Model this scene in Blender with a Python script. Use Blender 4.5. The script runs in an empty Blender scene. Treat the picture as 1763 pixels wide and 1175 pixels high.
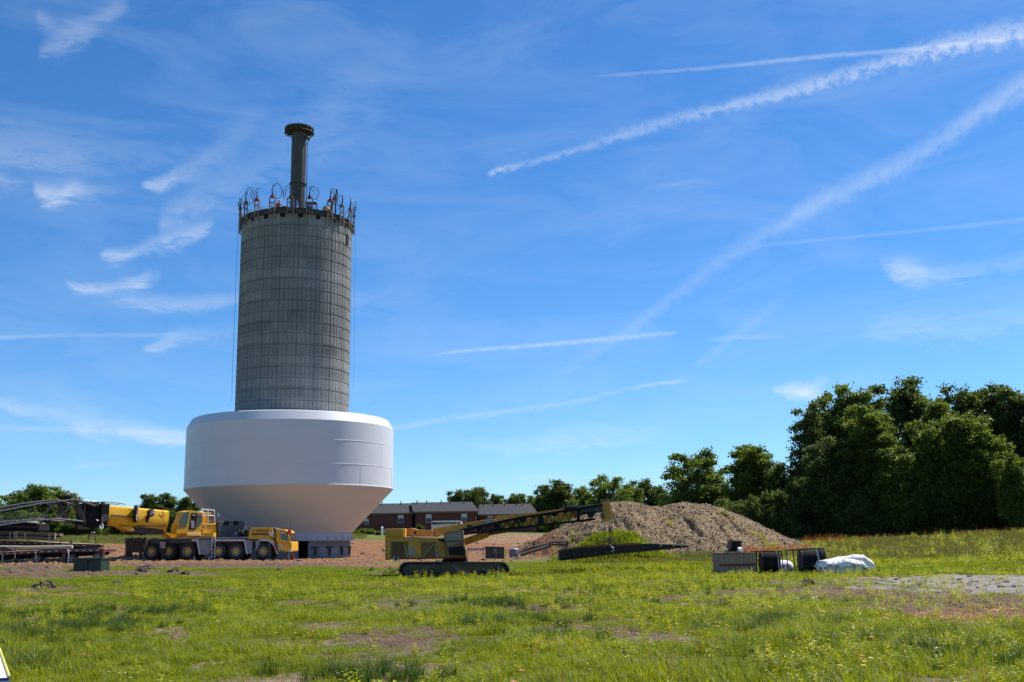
import bpy, bmesh, math, random
import numpy as np
from mathutils import Vector, Matrix
R = math.radians
rnd = random.Random(7)
nr = np.random.default_rng(11)
S = bpy.context.scene
COL = S.collection

# ------------------------------------------------------------------ camera
IW, IH, FP = 1763.0, 1175.0, 1800.0          # photograph size, focal length in its pixels
EYE, PITCH, ROLL = 1.7, R(11.026), R(0.814)
cR, sR = math.cos(ROLL), math.sin(ROLL)
_R = Vector((1, 0, 0)); _U = Vector((0, -math.sin(PITCH), math.cos(PITCH))); _F = Vector((0, math.cos(PITCH), math.sin(PITCH)))
RT = cR*_R - sR*_U; UP = sR*_R + cR*_U
cam_d = bpy.data.cameras.new('camera'); cam = bpy.data.objects.new('camera', cam_d); COL.objects.link(cam)
cam.matrix_world = Matrix(((RT.x, UP.x, -_F.x, 0), (RT.y, UP.y, -_F.y, 0), (RT.z, UP.z, -_F.z, EYE), (0, 0, 0, 1)))
cam_d.sensor_width = 36; cam_d.lens = 36*FP/IW; cam_d.clip_end = 6000; cam_d.clip_start = .1
S.camera = cam

# ------------------------------------------------------------------ light
SUN_AZ, SUN_EL = R(36), R(55)                # azimuth counted from +X towards +Y
sd = Vector((math.cos(SUN_AZ)*math.cos(SUN_EL), math.sin(SUN_AZ)*math.cos(SUN_EL), math.sin(SUN_EL)))
ld = bpy.data.lights.new('sun', 'SUN'); ld.energy = 5.0; ld.angle = R(.53); ld.color = (1, .955, .89)
sun = bpy.data.objects.new('sun', ld); COL.objects.link(sun); sun.rotation_euler = sd.to_track_quat('Z', 'Y').to_euler()
S.view_settings.view_transform = 'Standard'; S.view_settings.look = 'None'; S.view_settings.exposure = 0.5; S.view_settings.gamma = 1
S.cycles.use_denoising = True; S.cycles.max_bounces = 8; S.cycles.transparent_max_bounces = 8
S.cycles.use_adaptive_sampling = True; S.cycles.adaptive_threshold = .01; S.cycles.sample_clamp_indirect = 6
W = bpy.data.worlds.new('World'); S.world = W; W.use_nodes = True
SKY_GAIN = .085

def ray(px, py):
    u = (float(px)-IW/2)/FP; v = -(float(py)-IH/2)/FP
    return (_F + u*RT + v*UP)
def P(px, py, Y):
    "point seen at photograph pixel (px,py) standing on the upright plane y = Y"
    d = ray(px, py); t = Y/d.y
    return Vector((d.x*t, Y, EYE + d.z*t))
def azel(px, py):
    d = ray(px, py).normalized()
    return math.atan2(d.x, d.y), math.asin(d.z)

# ------------------------------------------------------------------ sky
nt = W.node_tree; N = nt.nodes; L = nt.links
for n in list(N): N.remove(n)
def nd(tree, t, **k):
    n = tree.nodes.new(t)
    for a, v in k.items(): setattr(n, a, v)
    return n
def mth(tree, op, a, b=None, c=None, clamp=False):
    n = tree.nodes.new('ShaderNodeMath'); n.operation = op; n.use_clamp = clamp
    for i, v in enumerate((a, b, c)):
        if v is None: continue
        if isinstance(v, (int, float)): n.inputs[i].default_value = v
        else: tree.links.new(v, n.inputs[i])
    return n.outputs[0]
out = nd(nt, 'ShaderNodeOutputWorld'); bg = nd(nt, 'ShaderNodeBackground'); bg.inputs[1].default_value = SKY_GAIN
L.new(bg.outputs[0], out.inputs[0])
sky = nd(nt, 'ShaderNodeTexSky', sky_type='NISHITA'); sky.sun_disc = False; sky.sun_elevation = SUN_EL
sky.sun_rotation = R(90)-SUN_AZ; sky.air_density = 1.0; sky.dust_density = .25; sky.ozone_density = 2.2; sky.altitude = 900
hsv = nd(nt, 'ShaderNodeHueSaturation'); hsv.inputs['Saturation'].default_value = 1.12; hsv.inputs['Value'].default_value = 1.0
tint = nd(nt, 'ShaderNodeMix', data_type='RGBA', blend_type='MULTIPLY'); tint.inputs[0].default_value = 1; tint.inputs[7].default_value = (.76, 1.0, 1.25, 1)
L.new(sky.outputs[0], tint.inputs[6]); L.new(tint.outputs[2], hsv.inputs['Color'])
tc = nd(nt, 'ShaderNodeTexCoord'); sx = nd(nt, 'ShaderNodeSeparateXYZ'); L.new(tc.outputs['Generated'], sx.inputs[0])
AZ = mth(nt, 'ARCTAN2', sx.outputs[0], sx.outputs[1]); EL = mth(nt, 'ARCSINE', sx.outputs[2])
AZR = 32.0; ELR = 40.0
azn = mth(nt, 'MULTIPLY_ADD', AZ, 1/R(2*AZR), .5, True)           # -32..32 deg -> 0..1
# winding noise that ruffles the cirrus
cmb = nd(nt, 'ShaderNodeCombineXYZ'); L.new(AZ, cmb.inputs[0]); L.new(EL, cmb.inputs[1])
def noise(tree, vec, scale, detail=5, rough=.55, dist=0., sc=None, rot=0):
    if sc or rot:
        m = tree.nodes.new('ShaderNodeMapping'); m.inputs['Scale'].default_value = sc or (1, 1, 1); m.inputs['Rotation'].default_value[2] = rot
        tree.links.new(vec, m.inputs[0]); vec = m.outputs[0]
    n = tree.nodes.new('ShaderNodeTexNoise'); n.inputs['Scale'].default_value = scale; n.inputs['Detail'].default_value = detail
    n.inputs['Roughness'].default_value = rough; n.inputs['Distortion'].default_value = dist
    tree.links.new(vec, n.inputs['Vector']); return n.outputs[0]
n_puff = noise(nt, cmb.outputs[0], 95, 6, .62, .3)
n_fine = noise(nt, cmb.outputs[0], 24, 9, .66, 1.1, (1, 3.2, 1), R(-24))
n_wide = noise(nt, cmb.outputs[0], 5, 7, .62, .8, (1, 3.6, 1), R(-28))
ppd = FP*R(1)                                                     # pixels per degree
def setcurve(n, pts):
    c = n.mapping.curves[0]
    n.mapping.clip_min_y = 0; n.mapping.clip_max_y = 1; n.mapping.extend = 'HORIZONTAL'
    while len(c.points) > 2: c.points.remove(c.points[-1])
    c.points[0].location = pts[0]; c.points[1].location = pts[-1]
    for p in pts[1:-1]: c.points.new(*p)
    for p in c.points: p.handle_type = 'AUTO_CLAMPED'
    n.mapping.update()
STROKES = [  # (x, y, half width, opacity) in photograph pixels -> azimuth / elevation; kind p = puffy contrail, s = smooth, c = cirrus wisp
 ('p', [(835,303,3,0),(858,293,7,.75),(883,288,7,.45),(973,263.5,8,.36),(1109,220,12,.42),(1234,188,12,.55),(1360,157,14,.62),(1535,106,16,.72),(1636,79,20,.8),(1700,64,21,.78),(1780,50,22,.75)]),
 ('s', [(1015,132,2,0),(1080,128,3,.28),(1234,116,3.6,.38),(1400,99,4,.5),(1560,86,4,.5),(1780,60,5,.4)]),
 ('s', [(930,672,10,0),(1010,615,14,.12),(1084,567,14,.2),(1184,492,17,.24),(1285,422,19,.26),(1345,392,14,.3),(1385,361,20,.4),(1485,314,20,.4),(1611,248,19,.42),(1686,196,20,.5),(1780,135,22,.55)]),
 ('s', [(1290,426,3,0),(1360,418,3,.2),(1535,402,3.5,.22),(1780,376,4,.26)]),
 ('s', [(745,611,2,0),(790,605,3.4,.42),(900,597,4.2,.55),(1000,588,4.4,.55),(1100,579,5,.52),(1155,574,3,.45),(1172,572,2,0)]),
 ('s', [(600,748,6,.3),(680,737,7,.36),(760,723,6,.34),(900,705,6,.3),(1000,690,6,.25),(1060,675,4,.25),(1110,664,3.6,.5),(1170,657,3,.55),(1184,655,2,0)]),
 ('c', [(750,765,9,0),(900,768,12,.3),(980,756,18,.36),(1100,748,14,.22),(1200,742,6,0)]),
 ('c', [(-10,692,7,.38),(100,716,12,.38),(200,738,15,.4),(320,760,13,.55),(420,774,8,0)]),
 ('c', [(-10,540,9,0),(60,700,9,0),(150,741,10,.2),(240,752,9,.28),(330,764,8,.3),(420,775,5,0)]),
 ('c', [(-10,268,38,.32),(60,262,32,.28),(160,268,22,.2),(300,265,14,.12),(420,262,12,0)]),
 ('c', [(52,316,5,0),(68,330,11,.55),(95,338,14,.75),(125,327,13,.6),(165,328,8,.3),(225,325,5,0)]),
 ('c', [(240,316,4,0),(268,316,9,.55),(300,306,12,.5),(330,292,16,.28),(380,262,22,.2),(430,215,24,.1),(470,170,20,0)]),
 ('c', [(168,438,5,0),(195,441,9,.7),(226,436,8,.45),(262,420,10,.35),(305,412,13,.6),(340,401,12,.55),(372,382,6,0)]),
 ('c', [(108,486,4,0),(142,496,7,.55),(190,496,8,.45),(232,492,13,.65),(258,480,12,.3),(285,470,5,0)]),
 ('c', [(150,502,6,0),(240,521,9,.3),(320,524,10,.42),(400,515,9,.25),(450,508,5,0)]),
 ('s', [(-10,581,4,.42),(60,579,4,.3),(150,577,3.5,.22),(250,577,4,.22),(340,575,5,0)]),
 ('c', [(240,602,3,0),(275,595,8,.5),(310,583,11,.32),(360,578,12,.2),(450,575,8,0)]),
 ('c', [(1508,448,5,0),(1532,462,12,.5),(1565,470,17,.85),(1600,472,15,.45),(1680,468,12,.3),(1780,440,12,.2)]),
 ('c', [(1326,672,4,0),(1352,672,8,.8),(1385,680,14,.9),(1420,690,12,.6),(1450,694,6,0)]),
 ('c', [(1370,682,5,0),(1395,668,9,.4),(1430,650,6,0)]),
 ('c', [(1480,572,10,0),(1560,566,20,.3),(1650,566,20,.22),(1780,546,14,.24)]),
 ('s', [(1210,586,4,0),(1280,581,5,.3),(1355,580,4,0)]),
 ('s', [(1190,632,8,0),(1240,600,13,.16),(1300,550,15,.14),(1370,500,12,0)]),
 ('c', [(62,92,10,0),(88,82,14,.3),(130,60,18,.3),(180,25,16,.28),(230,-8,10,0)]),
 ('c', [(58,20,8,0),(75,38,12,.22),(100,52,12,.18),(150,45,8,0)]),
 ('c', [(270,385,18,0),(300,370,20,.35),(345,342,26,.28),(430,300,34,.2),(520,250,44,.13),(640,140,60,.08),(740,60,60,0)]),
 ('c', [(500,520,30,0),(620,515,16,.1),(700,492,10,0)]),
 ('c', [(880,825,4,0),(950,823,5,.3),(1010,823,3,0)]),
 ('c', [(120,802,4,0),(160,801,5,.25),(215,800,3,0)]),
 ('c', [(1100,324,5,0),(1160,318,7,.14),(1260,315,5,0)]),
]
acc = None
for kind, pts in STROKES:
    ae = [azel(x, y) for x, y, w, o in pts]
    q = [(a/R(2*AZR)+.5) for a, e in ae]
    fc = nd(nt, 'ShaderNodeFloatCurve'); L.new(azn, fc.inputs[1]); setcurve(fc, [(q[i], min(1, max(0, ae[i][1]/R(ELR)))) for i in range(len(pts))])
    fw = nd(nt, 'ShaderNodeFloatCurve'); L.new(azn, fw.inputs[1]); setcurve(fw, [(q[i], pts[i][2]/80) for i in range(len(pts))])
    fo = nd(nt, 'ShaderNodeFloatCurve'); L.new(azn, fo.inputs[1]); setcurve(fo, [(max(0, q[0]-.002), 0)]*0 + [(q[i], pts[i][3]) for i in range(len(pts))])
    ec = mth(nt, 'MULTIPLY', fc.outputs[0], R(ELR)); w = mth(nt, 'MULTIPLY', fw.outputs[0], 80/FP)
    nz, amp, soft = {'p': (n_puff, 2.8, 1.15), 's': (n_puff, 1.7, 1.4), 'c': (n_fine, 4.2, 1.9)}[kind]
    off = mth(nt, 'MULTIPLY', mth(nt, 'SUBTRACT', nz, .5), amp)
    d = mth(nt, 'ADD', mth(nt, 'DIVIDE', mth(nt, 'SUBTRACT', EL, ec), w), off)
    fall = mth(nt, 'SUBTRACT', 1.0, mth(nt, 'MULTIPLY', mth(nt, 'ABSOLUTE', d), 1/(soft*1.15)), clamp=True)
    fall = mth(nt, 'SMOOTH_MIN', fall, .8, .4)
    a = mth(nt, 'MULTIPLY', mth(nt, 'MULTIPLY', fall, fall), fo.outputs[0])
    if kind == 'p': a = mth(nt, 'MULTIPLY', a, mth(nt, 'MULTIPLY_ADD', n_puff, 4.2, -1.15, True))
    if kind == 's': a = mth(nt, 'MULTIPLY', a, mth(nt, 'MULTIPLY_ADD', n_puff, 2.2, -.15, True))
    if kind == 'c': a = mth(nt, 'MULTIPLY', a, mth(nt, 'MULTIPLY_ADD', n_fine, 2.4, -.35, True))
    if pts[0][3] == 0: a = mth(nt, 'MULTIPLY', a, mth(nt, 'MULTIPLY', mth(nt, 'SUBTRACT', azn, q[0]), 260, clamp=True))
    if pts[-1][3] == 0: a = mth(nt, 'MULTIPLY', a, mth(nt, 'MULTIPLY', mth(nt, 'SUBTRACT', q[-1], azn), 260, clamp=True))
    a = mth(nt, 'MULTIPLY', a, {'p': .78, 's': .8, 'c': .92}[kind])
    acc = a if acc is None else mth(nt, 'ADD', acc, a)
veil = mth(nt, 'MULTIPLY', mth(nt, 'MULTIPLY_ADD', n_wide, 2.6, -1.1, True), .14)
acc = mth(nt, 'MINIMUM', mth(nt, 'ADD', acc, veil), .92)
acc = mth(nt, 'MULTIPLY', acc, mth(nt, 'GREATER_THAN', sx.outputs[2], 0.))
mx = nd(nt, 'ShaderNodeMix', data_type='RGBA'); L.new(acc, mx.inputs[0]); L.new(hsv.outputs[0], mx.inputs[6])
mx.inputs[7].default_value = (.60/SKY_GAIN, .66/SKY_GAIN, .76/SKY_GAIN, 1)
L.new(mx.outputs[2], bg.inputs[0])

# ------------------------------------------------------------------ materials
MATS = {}
def pm(name, c1, c2=None, scale=3., rough=.7, bump=0., bscale=None, metal=0., detail=6, stretch=None, lo=.35, hi=.65, c3=None, c3s=.4, c3t=.62, spec=.5, dist=0.3, world=False):
    if name in MATS: return MATS[name]
    m = bpy.data.materials.new(name); m.use_nodes = True; t = m.node_tree; b = t.nodes['Principled BSDF']
    b.inputs['Roughness'].default_value = rough; b.inputs['Metallic'].default_value = metal
    b.inputs['Specular IOR Level'].default_value = spec
    tcn = nd(t, 'ShaderNodeTexCoord'); vec = tcn.outputs['Object']
    if world: vec = nd(t, 'ShaderNodeNewGeometry').outputs['Position']
    f = noise(t, vec, scale, detail, .6, dist, stretch)
    r = nd(t, 'ShaderNodeMapRange'); r.inputs[1].default_value = lo; r.inputs[2].default_value = hi; t.links.new(f, r.inputs[0])
    mix = nd(t, 'ShaderNodeMix', data_type='RGBA'); t.links.new(r.outputs[0], mix.inputs[0])
    mix.inputs[6].default_value = (*c1, 1); mix.inputs[7].default_value = (*(c2 or tuple(x*.75 for x in c1)), 1)
    o = mix.outputs[2]
    if c3:
        f3 = noise(t, vec, scale*c3s, 8, .7, .5, stretch)
        r3 = nd(t, 'ShaderNodeMapRange'); r3.inputs[1].default_value = c3t; r3.inputs[2].default_value = c3t+.08; t.links.new(f3, r3.inputs[0])
        m3 = nd(t, 'ShaderNodeMix', data_type='RGBA'); t.links.new(r3.outputs[0], m3.inputs[0]); t.links.new(o, m3.inputs[6]); m3.inputs[7].default_value = (*c3, 1); o = m3.outputs[2]
    t.links.new(o, b.inputs['Base Color'])
    if bump:
        fb = noise(t, vec, bscale or scale*4, 8, .65, 0, stretch)
        bn = nd(t, 'ShaderNodeBump'); bn.inputs['Strength'].default_value = min(1, bump*10); bn.inputs['Distance'].default_value = bump; t.links.new(fb, bn.inputs['Height']); t.links.new(bn.outputs[0], b.inputs['Normal'])
    MATS[name] = m; return m
def leafmat(name, c1, c2, c3=None, trans=.35, wscale=.25, rough=.55, per='island'):
    m = bpy.data.materials.new(name); m.use_nodes = True; t = m.node_tree; b = t.nodes['Principled BSDF']; o = t.nodes['Material Output']
    g = nd(t, 'ShaderNodeNewGeometry'); oi = nd(t, 'ShaderNodeObjectInfo')
    f = noise(t, g.outputs['Position'], wscale, 3, .6, .4)
    f = mth(t, 'MULTIPLY_ADD', f, 2.2, -.6)
    rr = g.outputs['Random Per Island'] if per == 'island' else mth(t, 'MULTIPLY_ADD', oi.outputs['Random'], .6, mth(t, 'MULTIPLY', g.outputs['Random Per Island'], .4))
    f = mth(t, 'ADD', mth(t, 'MULTIPLY', f, .5), mth(t, 'MULTIPLY', rr, .5), clamp=True)
    cr = nd(t, 'ShaderNodeValToRGB'); e = cr.color_ramp.elements
    e[0].position = .1; e[0].color = (*c1, 1); e[1].position = .75; e[1].color = (*c2, 1)
    if c3: x = e.new(.9); x.color = (*c3, 1)
    t.links.new(f, cr.inputs[0]); t.links.new(cr.outputs[0], b.inputs['Base Color']); b.inputs['Roughness'].default_value = rough
    b.inputs['Specular IOR Level'].default_value = .25
    tr = nd(t, 'ShaderNodeBsdfTranslucent'); hs = nd(t, 'ShaderNodeHueSaturation'); hs.inputs['Hue'].default_value = .485; hs.inputs['Saturation'].default_value = 1.1; hs.inputs['Value'].default_value = 1.5
    t.links.new(cr.outputs[0], hs.inputs['Color']); t.links.new(hs.outputs[0], tr.inputs[0])
    ms = nd(t, 'ShaderNodeMixShader'); ms.inputs[0].default_value = trans
    t.links.new(b.outputs[0], ms.inputs[1]); t.links.new(tr.outputs[0], ms.inputs[2]); t.links.new(ms.outputs[0], o.inputs[0])
    MATS[name] = m; return m

# ------------------------------------------------------------------ mesh helpers
ORG = {}
def tag(o, label=None, cat=None, group=None, kind=None):
    for k, v in (('label', label), ('category', cat), ('group', group), ('kind', kind)):
        if v: o[k] = v
    return o
def thing(name, loc, label, cat, group=None):
    o = bpy.data.objects.new(name, None); COL.objects.link(o); o.location = loc; o.empty_display_size = .3
    ORG[o.name] = Vector(loc); return tag(o, label, cat, group)
class MB:
    def __init__(s): s.v = []; s.f = []; s.sm = []
    def add(s, vs, fs, smooth=False):
        b = len(s.v); s.v += [tuple(v) for v in vs]; s.f += [tuple(i+b for i in f) for f in fs]; s.sm += [smooth]*len(fs); return s
    def box(s, a, b):
        (x0, y0, z0), (x1, y1, z1) = a, b
        x0, x1 = sorted((x0, x1)); y0, y1 = sorted((y0, y1)); z0, z1 = sorted((z0, z1))
        return s.add([(x0,y0,z0),(x1,y0,z0),(x1,y1,z0),(x0,y1,z0),(x0,y0,z1),(x1,y0,z1),(x1,y1,z1),(x0,y1,z1)],
                     [(0,3,2,1),(4,5,6,7),(0,1,5,4),(1,2,6,5),(2,3,7,6),(3,0,4,7)])
    def obox(s, c, size, M=None):
        hx, hy, hz = (q/2 for q in size); vs = []
        for z in (-hz, hz):
            for x, y in ((-hx,-hy),(hx,-hy),(hx,hy),(-hx,hy)):
                v = Vector((x, y, z)); v = (M @ v) if M is not None else v; vs.append(v+Vector(c))
        return s.add(vs, [(0,3,2,1),(4,5,6,7),(0,1,5,4),(1,2,6,5),(2,3,7,6),(3,0,4,7)])
    def prism(s, poly, y0, y1):
        "poly of (x,z), extruded from y0 to y1"
        n = len(poly); vs = [(x, y0, z) for x, z in poly]+[(x, y1, z) for x, z in poly]
        ar = sum(poly[i][0]*poly[(i+1)%n][1]-poly[(i+1)%n][0]*poly[i][1] for i in range(n))
        fs = [tuple(range(n)), tuple(reversed(range(n, 2*n)))]+[(i, i+n, (i+1)%n+n, (i+1)%n) for i in range(n)]
        if ar < 0: fs = [tuple(reversed(f)) for f in fs]
        return s.add(vs, fs)
    def cone(s, p0, p1, r0, r1, n=16, cap=True, smooth=True):
        p0 = Vector(p0); p1 = Vector(p1); ax = (p1-p0)
        if ax.length < 1e-6: return s
        r0 = float(r0); r1 = float(r1)
        ax.normalize(); u = ax.orthogonal().normalized(); w = ax.cross(u)
        vs = [p0+r0*(math.cos(2*math.pi*i/n)*u+math.sin(2*math.pi*i/n)*w) for i in range(n)]+[p1+r1*(math.cos(2*math.pi*i/n)*u+math.sin(2*math.pi*i/n)*w) for i in range(n)]
        s.add(vs, [(i, (i+1)%n, (i+1)%n+n, i+n) for i in range(n)], smooth)
        if cap: s.add(vs, [tuple(reversed(range(n))), tuple(range(n, 2*n))])
        return s
    def tube(s, pts, r, n=6, smooth=True):
        pts = [Vector([float(q) for q in p]) for p in pts]; rs = [float(q) for q in r] if isinstance(r, (list, tuple)) else [float(r)]*len(pts)
        ref = None; rings = []
        for i, p in enumerate(pts):
            t = (pts[min(i+1, len(pts)-1)]-pts[max(i-1, 0)]).normalized()
            u = t.orthogonal().normalized() if ref is None else (ref-t*ref.dot(t)).normalized()
            ref = u; w = t.cross(u)
            rings.append([p+rs[i]*(math.cos(2*math.pi*k/n)*u+math.sin(2*math.pi*k/n)*w) for k in range(n)])
        vs = [v for q in rings for v in q]; fs = []
        for i in range(len(pts)-1):
            for k in range(n): fs.append((i*n+k, i*n+(k+1)%n, (i+1)*n+(k+1)%n, (i+1)*n+k))
        s.add(vs, fs, smooth); s.add(vs, [tuple(reversed(range(n))), tuple(range((len(pts)-1)*n, len(pts)*n))]); return s
    def lathe(s, prof, c, n=64, a0=0, a1=2*math.pi, smooth=True):
        full = abs(a1-a0-2*math.pi) < 1e-6; m = n if full else n+1
        vs = [(c[0]+r*math.cos(a0+(a1-a0)*i/n), c[1]+r*math.sin(a0+(a1-a0)*i/n), c[2]+z) for i in range(m) for r, z in prof]
        k = len(prof); fs = []
        for i in range(n):
            j = (i+1) % m
            for q in range(k-1): fs.append((i*k+q, j*k+q, j*k+q+1, i*k+q+1))
        return s.add(vs, fs, smooth)
    def build(s, name, mat, parent=None, bevel=0, sharp=35):
        me = bpy.data.meshes.new(name)
        o = bpy.data.objects.new(name, me)
        org = Vector((0, 0, 0))
        if parent is not None:
            root = parent
            while root.parent is not None: root = root.parent
            org = ORG.get(root.name, Vector((0, 0, 0)))
        me.from_pydata([(v[0]-org.x, v[1]-org.y, v[2]-org.z) for v in s.v], [], s.f)
        me.materials.append(mat); me.polygons.foreach_set('use_smooth', s.sm)
        COL.objects.link(o)
        if parent is not None: o.parent = parent
        if any(s.sm): me.set_sharp_from_angle(angle=R(sharp))
        if bevel:
            b = o.modifiers.new('bevel', 'BEVEL'); b.width = bevel; b.segments = 2; b.limit_method = 'ANGLE'
        return o
def top(mb, name, mat, label, cat, group=None, loc=None, bevel=0, kind=None):
    "a thing that is one mesh, origin at its base"
    if loc is None:
        xs = [v[0] for v in mb.v]; ys = [v[1] for v in mb.v]; zs = [v[2] for v in mb.v]
        loc = ((min(xs)+max(xs))/2, (min(ys)+max(ys))/2, min(zs))
    mb.v = [(v[0]-loc[0], v[1]-loc[1], v[2]-loc[2]) for v in mb.v]
    o = mb.build(name, mat, None, bevel); o.location = loc
    return tag(o, label, cat, group, kind)
def c1(x, y): return x/5.185, 830+y/5.185
def c2(x, y): return 200+x/5.509, 850+y/5.509
def c3(x, y): return 600+x/5.877, 840+y/5.877
def c4(x, y): return 850+x/4.52, 840+y/4.52
def c5(x, y): return 1200+x/4.897, 890+y/4.897
def c9(x, y): return x/8.815, 870+y/8.815
def cr(x, y): return 1295+x/12.593, 930+y/12.593
def cq(x, y): return 1230+x/14.69, 920+y/14.69
def pp(x, y): return x, y
def XZ(fn, poly, Y):
    o = []
    for a in poly:
        p = P(*fn(*a), Y); o.append((p.x, p.z))
    return o
def PR(mb, fn, poly, Y0, Y1): return mb.prism(XZ(fn, poly, Y0), Y0, Y1)
def RC(mb, fn, x0, y0, x1, y1, Y0, Y1):
    a = P(*fn(x0, (y0+y1)/2), Y0); b = P(*fn(x1, (y0+y1)/2), Y0); t = P(*fn((x0+x1)/2, y0), Y0); u = P(*fn((x0+x1)/2, y1), Y0)
    return mb.box((a.x, Y0, u.z), (b.x, Y1, t.z))
def CY(mb, fn, x, y, r, Y0, Y1, n=28, smooth=True):
    "disc with its axis along y; r in crop pixels"
    c = P(*fn(x, y), Y0); e = P(*fn(x+r, y), Y0); rr = abs(e.x-c.x)
    return mb.cone((c.x, Y0, c.z), (c.x, Y1, c.z), rr, rr, n)
def TU(mb, fn, pts, r, n=6):
    return mb.tube([P(*fn(x, y), Y) for x, y, Y in pts], r, n)

# ------------------------------------------------------------------ ground
TX = [100, 500, 900, 1300, 1763]
TD = [0, 40, 55, 65, 80, 95, 108, 114, 123, 140, 190, 300, 3000]
TZ = np.array([
 [0,0,.15,.35,.75,.85,1.0,1.2,2.0,3.0,4.6,6.0,6.0],
 [0,0,.0,.15,.45,.62,.55,.9,2.6,3.2,4.2,5.0,5.0],
 [0,0,-.03,.1,.45,.65,.8,.95,1.8,2.8,3.9,5.0,5.0],
 [0,0,.1,.25,.5,.8,1.1,1.2,1.5,1.9,2.2,3.0,4.0],
 [0,0,.15,.3,.7,1.2,1.8,2.0,2.3,2.87,3.0,3.5,4.0]])
TAZ = np.array([azel(x, 938)[0] for x in TX])
def _h(x, y, s=0):
    n = np.sin(x*1.7+s)*np.cos(y*1.3-s)+.5*np.sin(x*3.9+y*2.3+s)+.35*np.cos(y*6.1-x*4.7)
    return n
def ground(x, y):
    x = np.asarray(x, float); y = np.asarray(y, float)
    az = np.arctan2(x, y); d = np.hypot(x, y)
    dd = np.where(np.abs(az) < R(60), d, np.minimum(d, 40))
    cols = np.array([np.interp(dd, TD, row) for row in TZ])
    a = np.clip(az, TAZ[0], TAZ[-1]); i = np.clip(np.searchsorted(TAZ, a)-1, 0, len(TAZ)-2)
    t = (a-TAZ[i])/(TAZ[i+1]-TAZ[i]); idx = np.arange(cols.shape[1]) if cols.ndim > 1 else None
    z = cols[i, idx]*(1-t)+cols[i+1, idx]*t
    return z + .035*_h(x*.35, y*.35) + .012*_h(x*1.6, y*1.6, 2)
def gz(x, y): return float(ground([x], [y])[0])
def G(px, py):
    "ground point seen at a pixel"
    d = ray(px, py); t = 3.0; last = t
    while t < 500:
        p = d*t
        if EYE+p.z < gz(p.x, p.y): break
        last = t; t *= 1.02
    for _ in range(18):
        m = (last+t)/2; p = d*m
        if EYE+p.z < gz(p.x, p.y): t = m
        else: last = m
    p = d*t; return Vector((p.x, p.y, gz(p.x, p.y)))
azs = np.concatenate([np.linspace(-180, -36, 40)[:-1], np.linspace(-36, 36, 520), np.linspace(36, 180, 40)[1:-1]]); azs = np.radians(azs)
ds = np.concatenate([[.4, 1.5, 3, 5], np.geomspace(7, 160, 420), np.geomspace(170, 3000, 30)])
AA, DD = np.meshgrid(azs, ds, indexing='ij'); gx = (DD*np.sin(AA)).ravel(); gy = (DD*np.cos(AA)).ravel()
na, ndd = AA.shape
# bare patches: (pixel x, pixel y, half width m, half depth m, kind, strength)   kinds 0 soil, 1 gravel, 2 red clay, 3 dry thatch
PATCH = [(668,1010,.9,3.0,0,.5),(672,1050,.8,1.6,0,.6),(690,1150,.9,.7,3,.7),(640,1168,.8,.5,0,.6),(720,1120,.7,.8,3,.5),(1690,1068,2.2,.7,2,.8),(690,1095,1.0,1.6,0,.75),(560,1077,.75,.7,3,1),(540,1110,1.1,.7,3,.8),(640,1130,1.0,.6,0,.5),(700,1040,1.5,2.6,0,.45),(735,1030,.9,.8,0,.5),
 (940,1046,1.0,1.2,0,.75),(1085,1085,.9,.9,0,.7),(1120,1100,.7,.5,3,.7),(890,1018,1.8,1.0,2,.45),(1190,1140,1.2,.6,0,.6),(1040,1070,1.2,.9,0,.45),
 (90,1016,.9,1.2,0,.9),(120,1024,1.6,1.4,2,.5),(1400,1018,3.2,1.6,0,.85),(1300,1028,2.2,1.0,0,.5),(1560,1026,3.0,1.3,0,.9),(1650,1052,2.6,1.2,0,.8),(1660,1060,1.8,.8,2,.95),(1745,1058,1.8,1.2,2,.95),(1500,1012,2.2,.8,1,.6),(1700,1035,3.0,1.6,0,.85),(1700,1046,1.6,.9,3,.6),
 (1640,1006,3.2,1.0,1,.95),(1760,1012,3.2,2.4,1,1),(1763,998,7.,1.6,1,1),(1600,995,4.6,1.0,1,.9),(1850,1006,6.,3.,1,1),(1480,1000,1.4,.8,1,.6),
 (220,986,6,2.0,0,.8),(60,992,4,3.0,0,.8),(310,974,8,2.5,0,.8),(100,972,9,4,2,.6),(330,968,13,4,2,.8),(560,968,12,6,2,.85),(150,950,16,14,2,.5),
 (560,955,14,10,2,.9),(690,978,2.5,2.2,0,.7),(650,975,3.5,3,2,.75),(660,988,1.2,2.5,0,.5),(850,972,5,4,0,.5),(900,960,9,8,0,.75),(960,950,10,9,0,.8),(820,965,6,6,2,.6),
 (-40,985,7,5,0,.7),(1120,960,12,5,3,.3)]
gm = np.zeros((4, gx.size))
az_all = AA.ravel(); d_all = DD.ravel()
wob = .32*_h(gx*.9, gy*.9, 1)+.22*_h(gx*2.7, gy*2.7, 4)
for (px, py, rx, ry, k, st) in PATCH:
    g = G(px, py); r = np.sqrt(((gx-g.x)/(rx*1.25))**2+((gy-g.y)/(ry*(1.7 if ry < 3 else 1)))**2)
    gm[k] = np.maximum(gm[k], st*np.clip(1.45-r+wob*.6, 0, 1))
dry = _h(gx*.42+3, gy*.3, 5)+.5*_h(gx*1.3, gy*.8, 2)
near = np.clip((60-d_all)/15, 0, 1)
gm[3] = np.maximum(gm[3], np.clip((dry-1.0)*1.3, 0, .75)*near); dry2 = _h(gx*.3-4, gy*.22+2, 9)+.4*_h(gx*1.5, gy*1.1, 6)
gm[0] = np.maximum(gm[0], np.clip((dry2-1.15)*1.5, 0, .8)*near)
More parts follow.
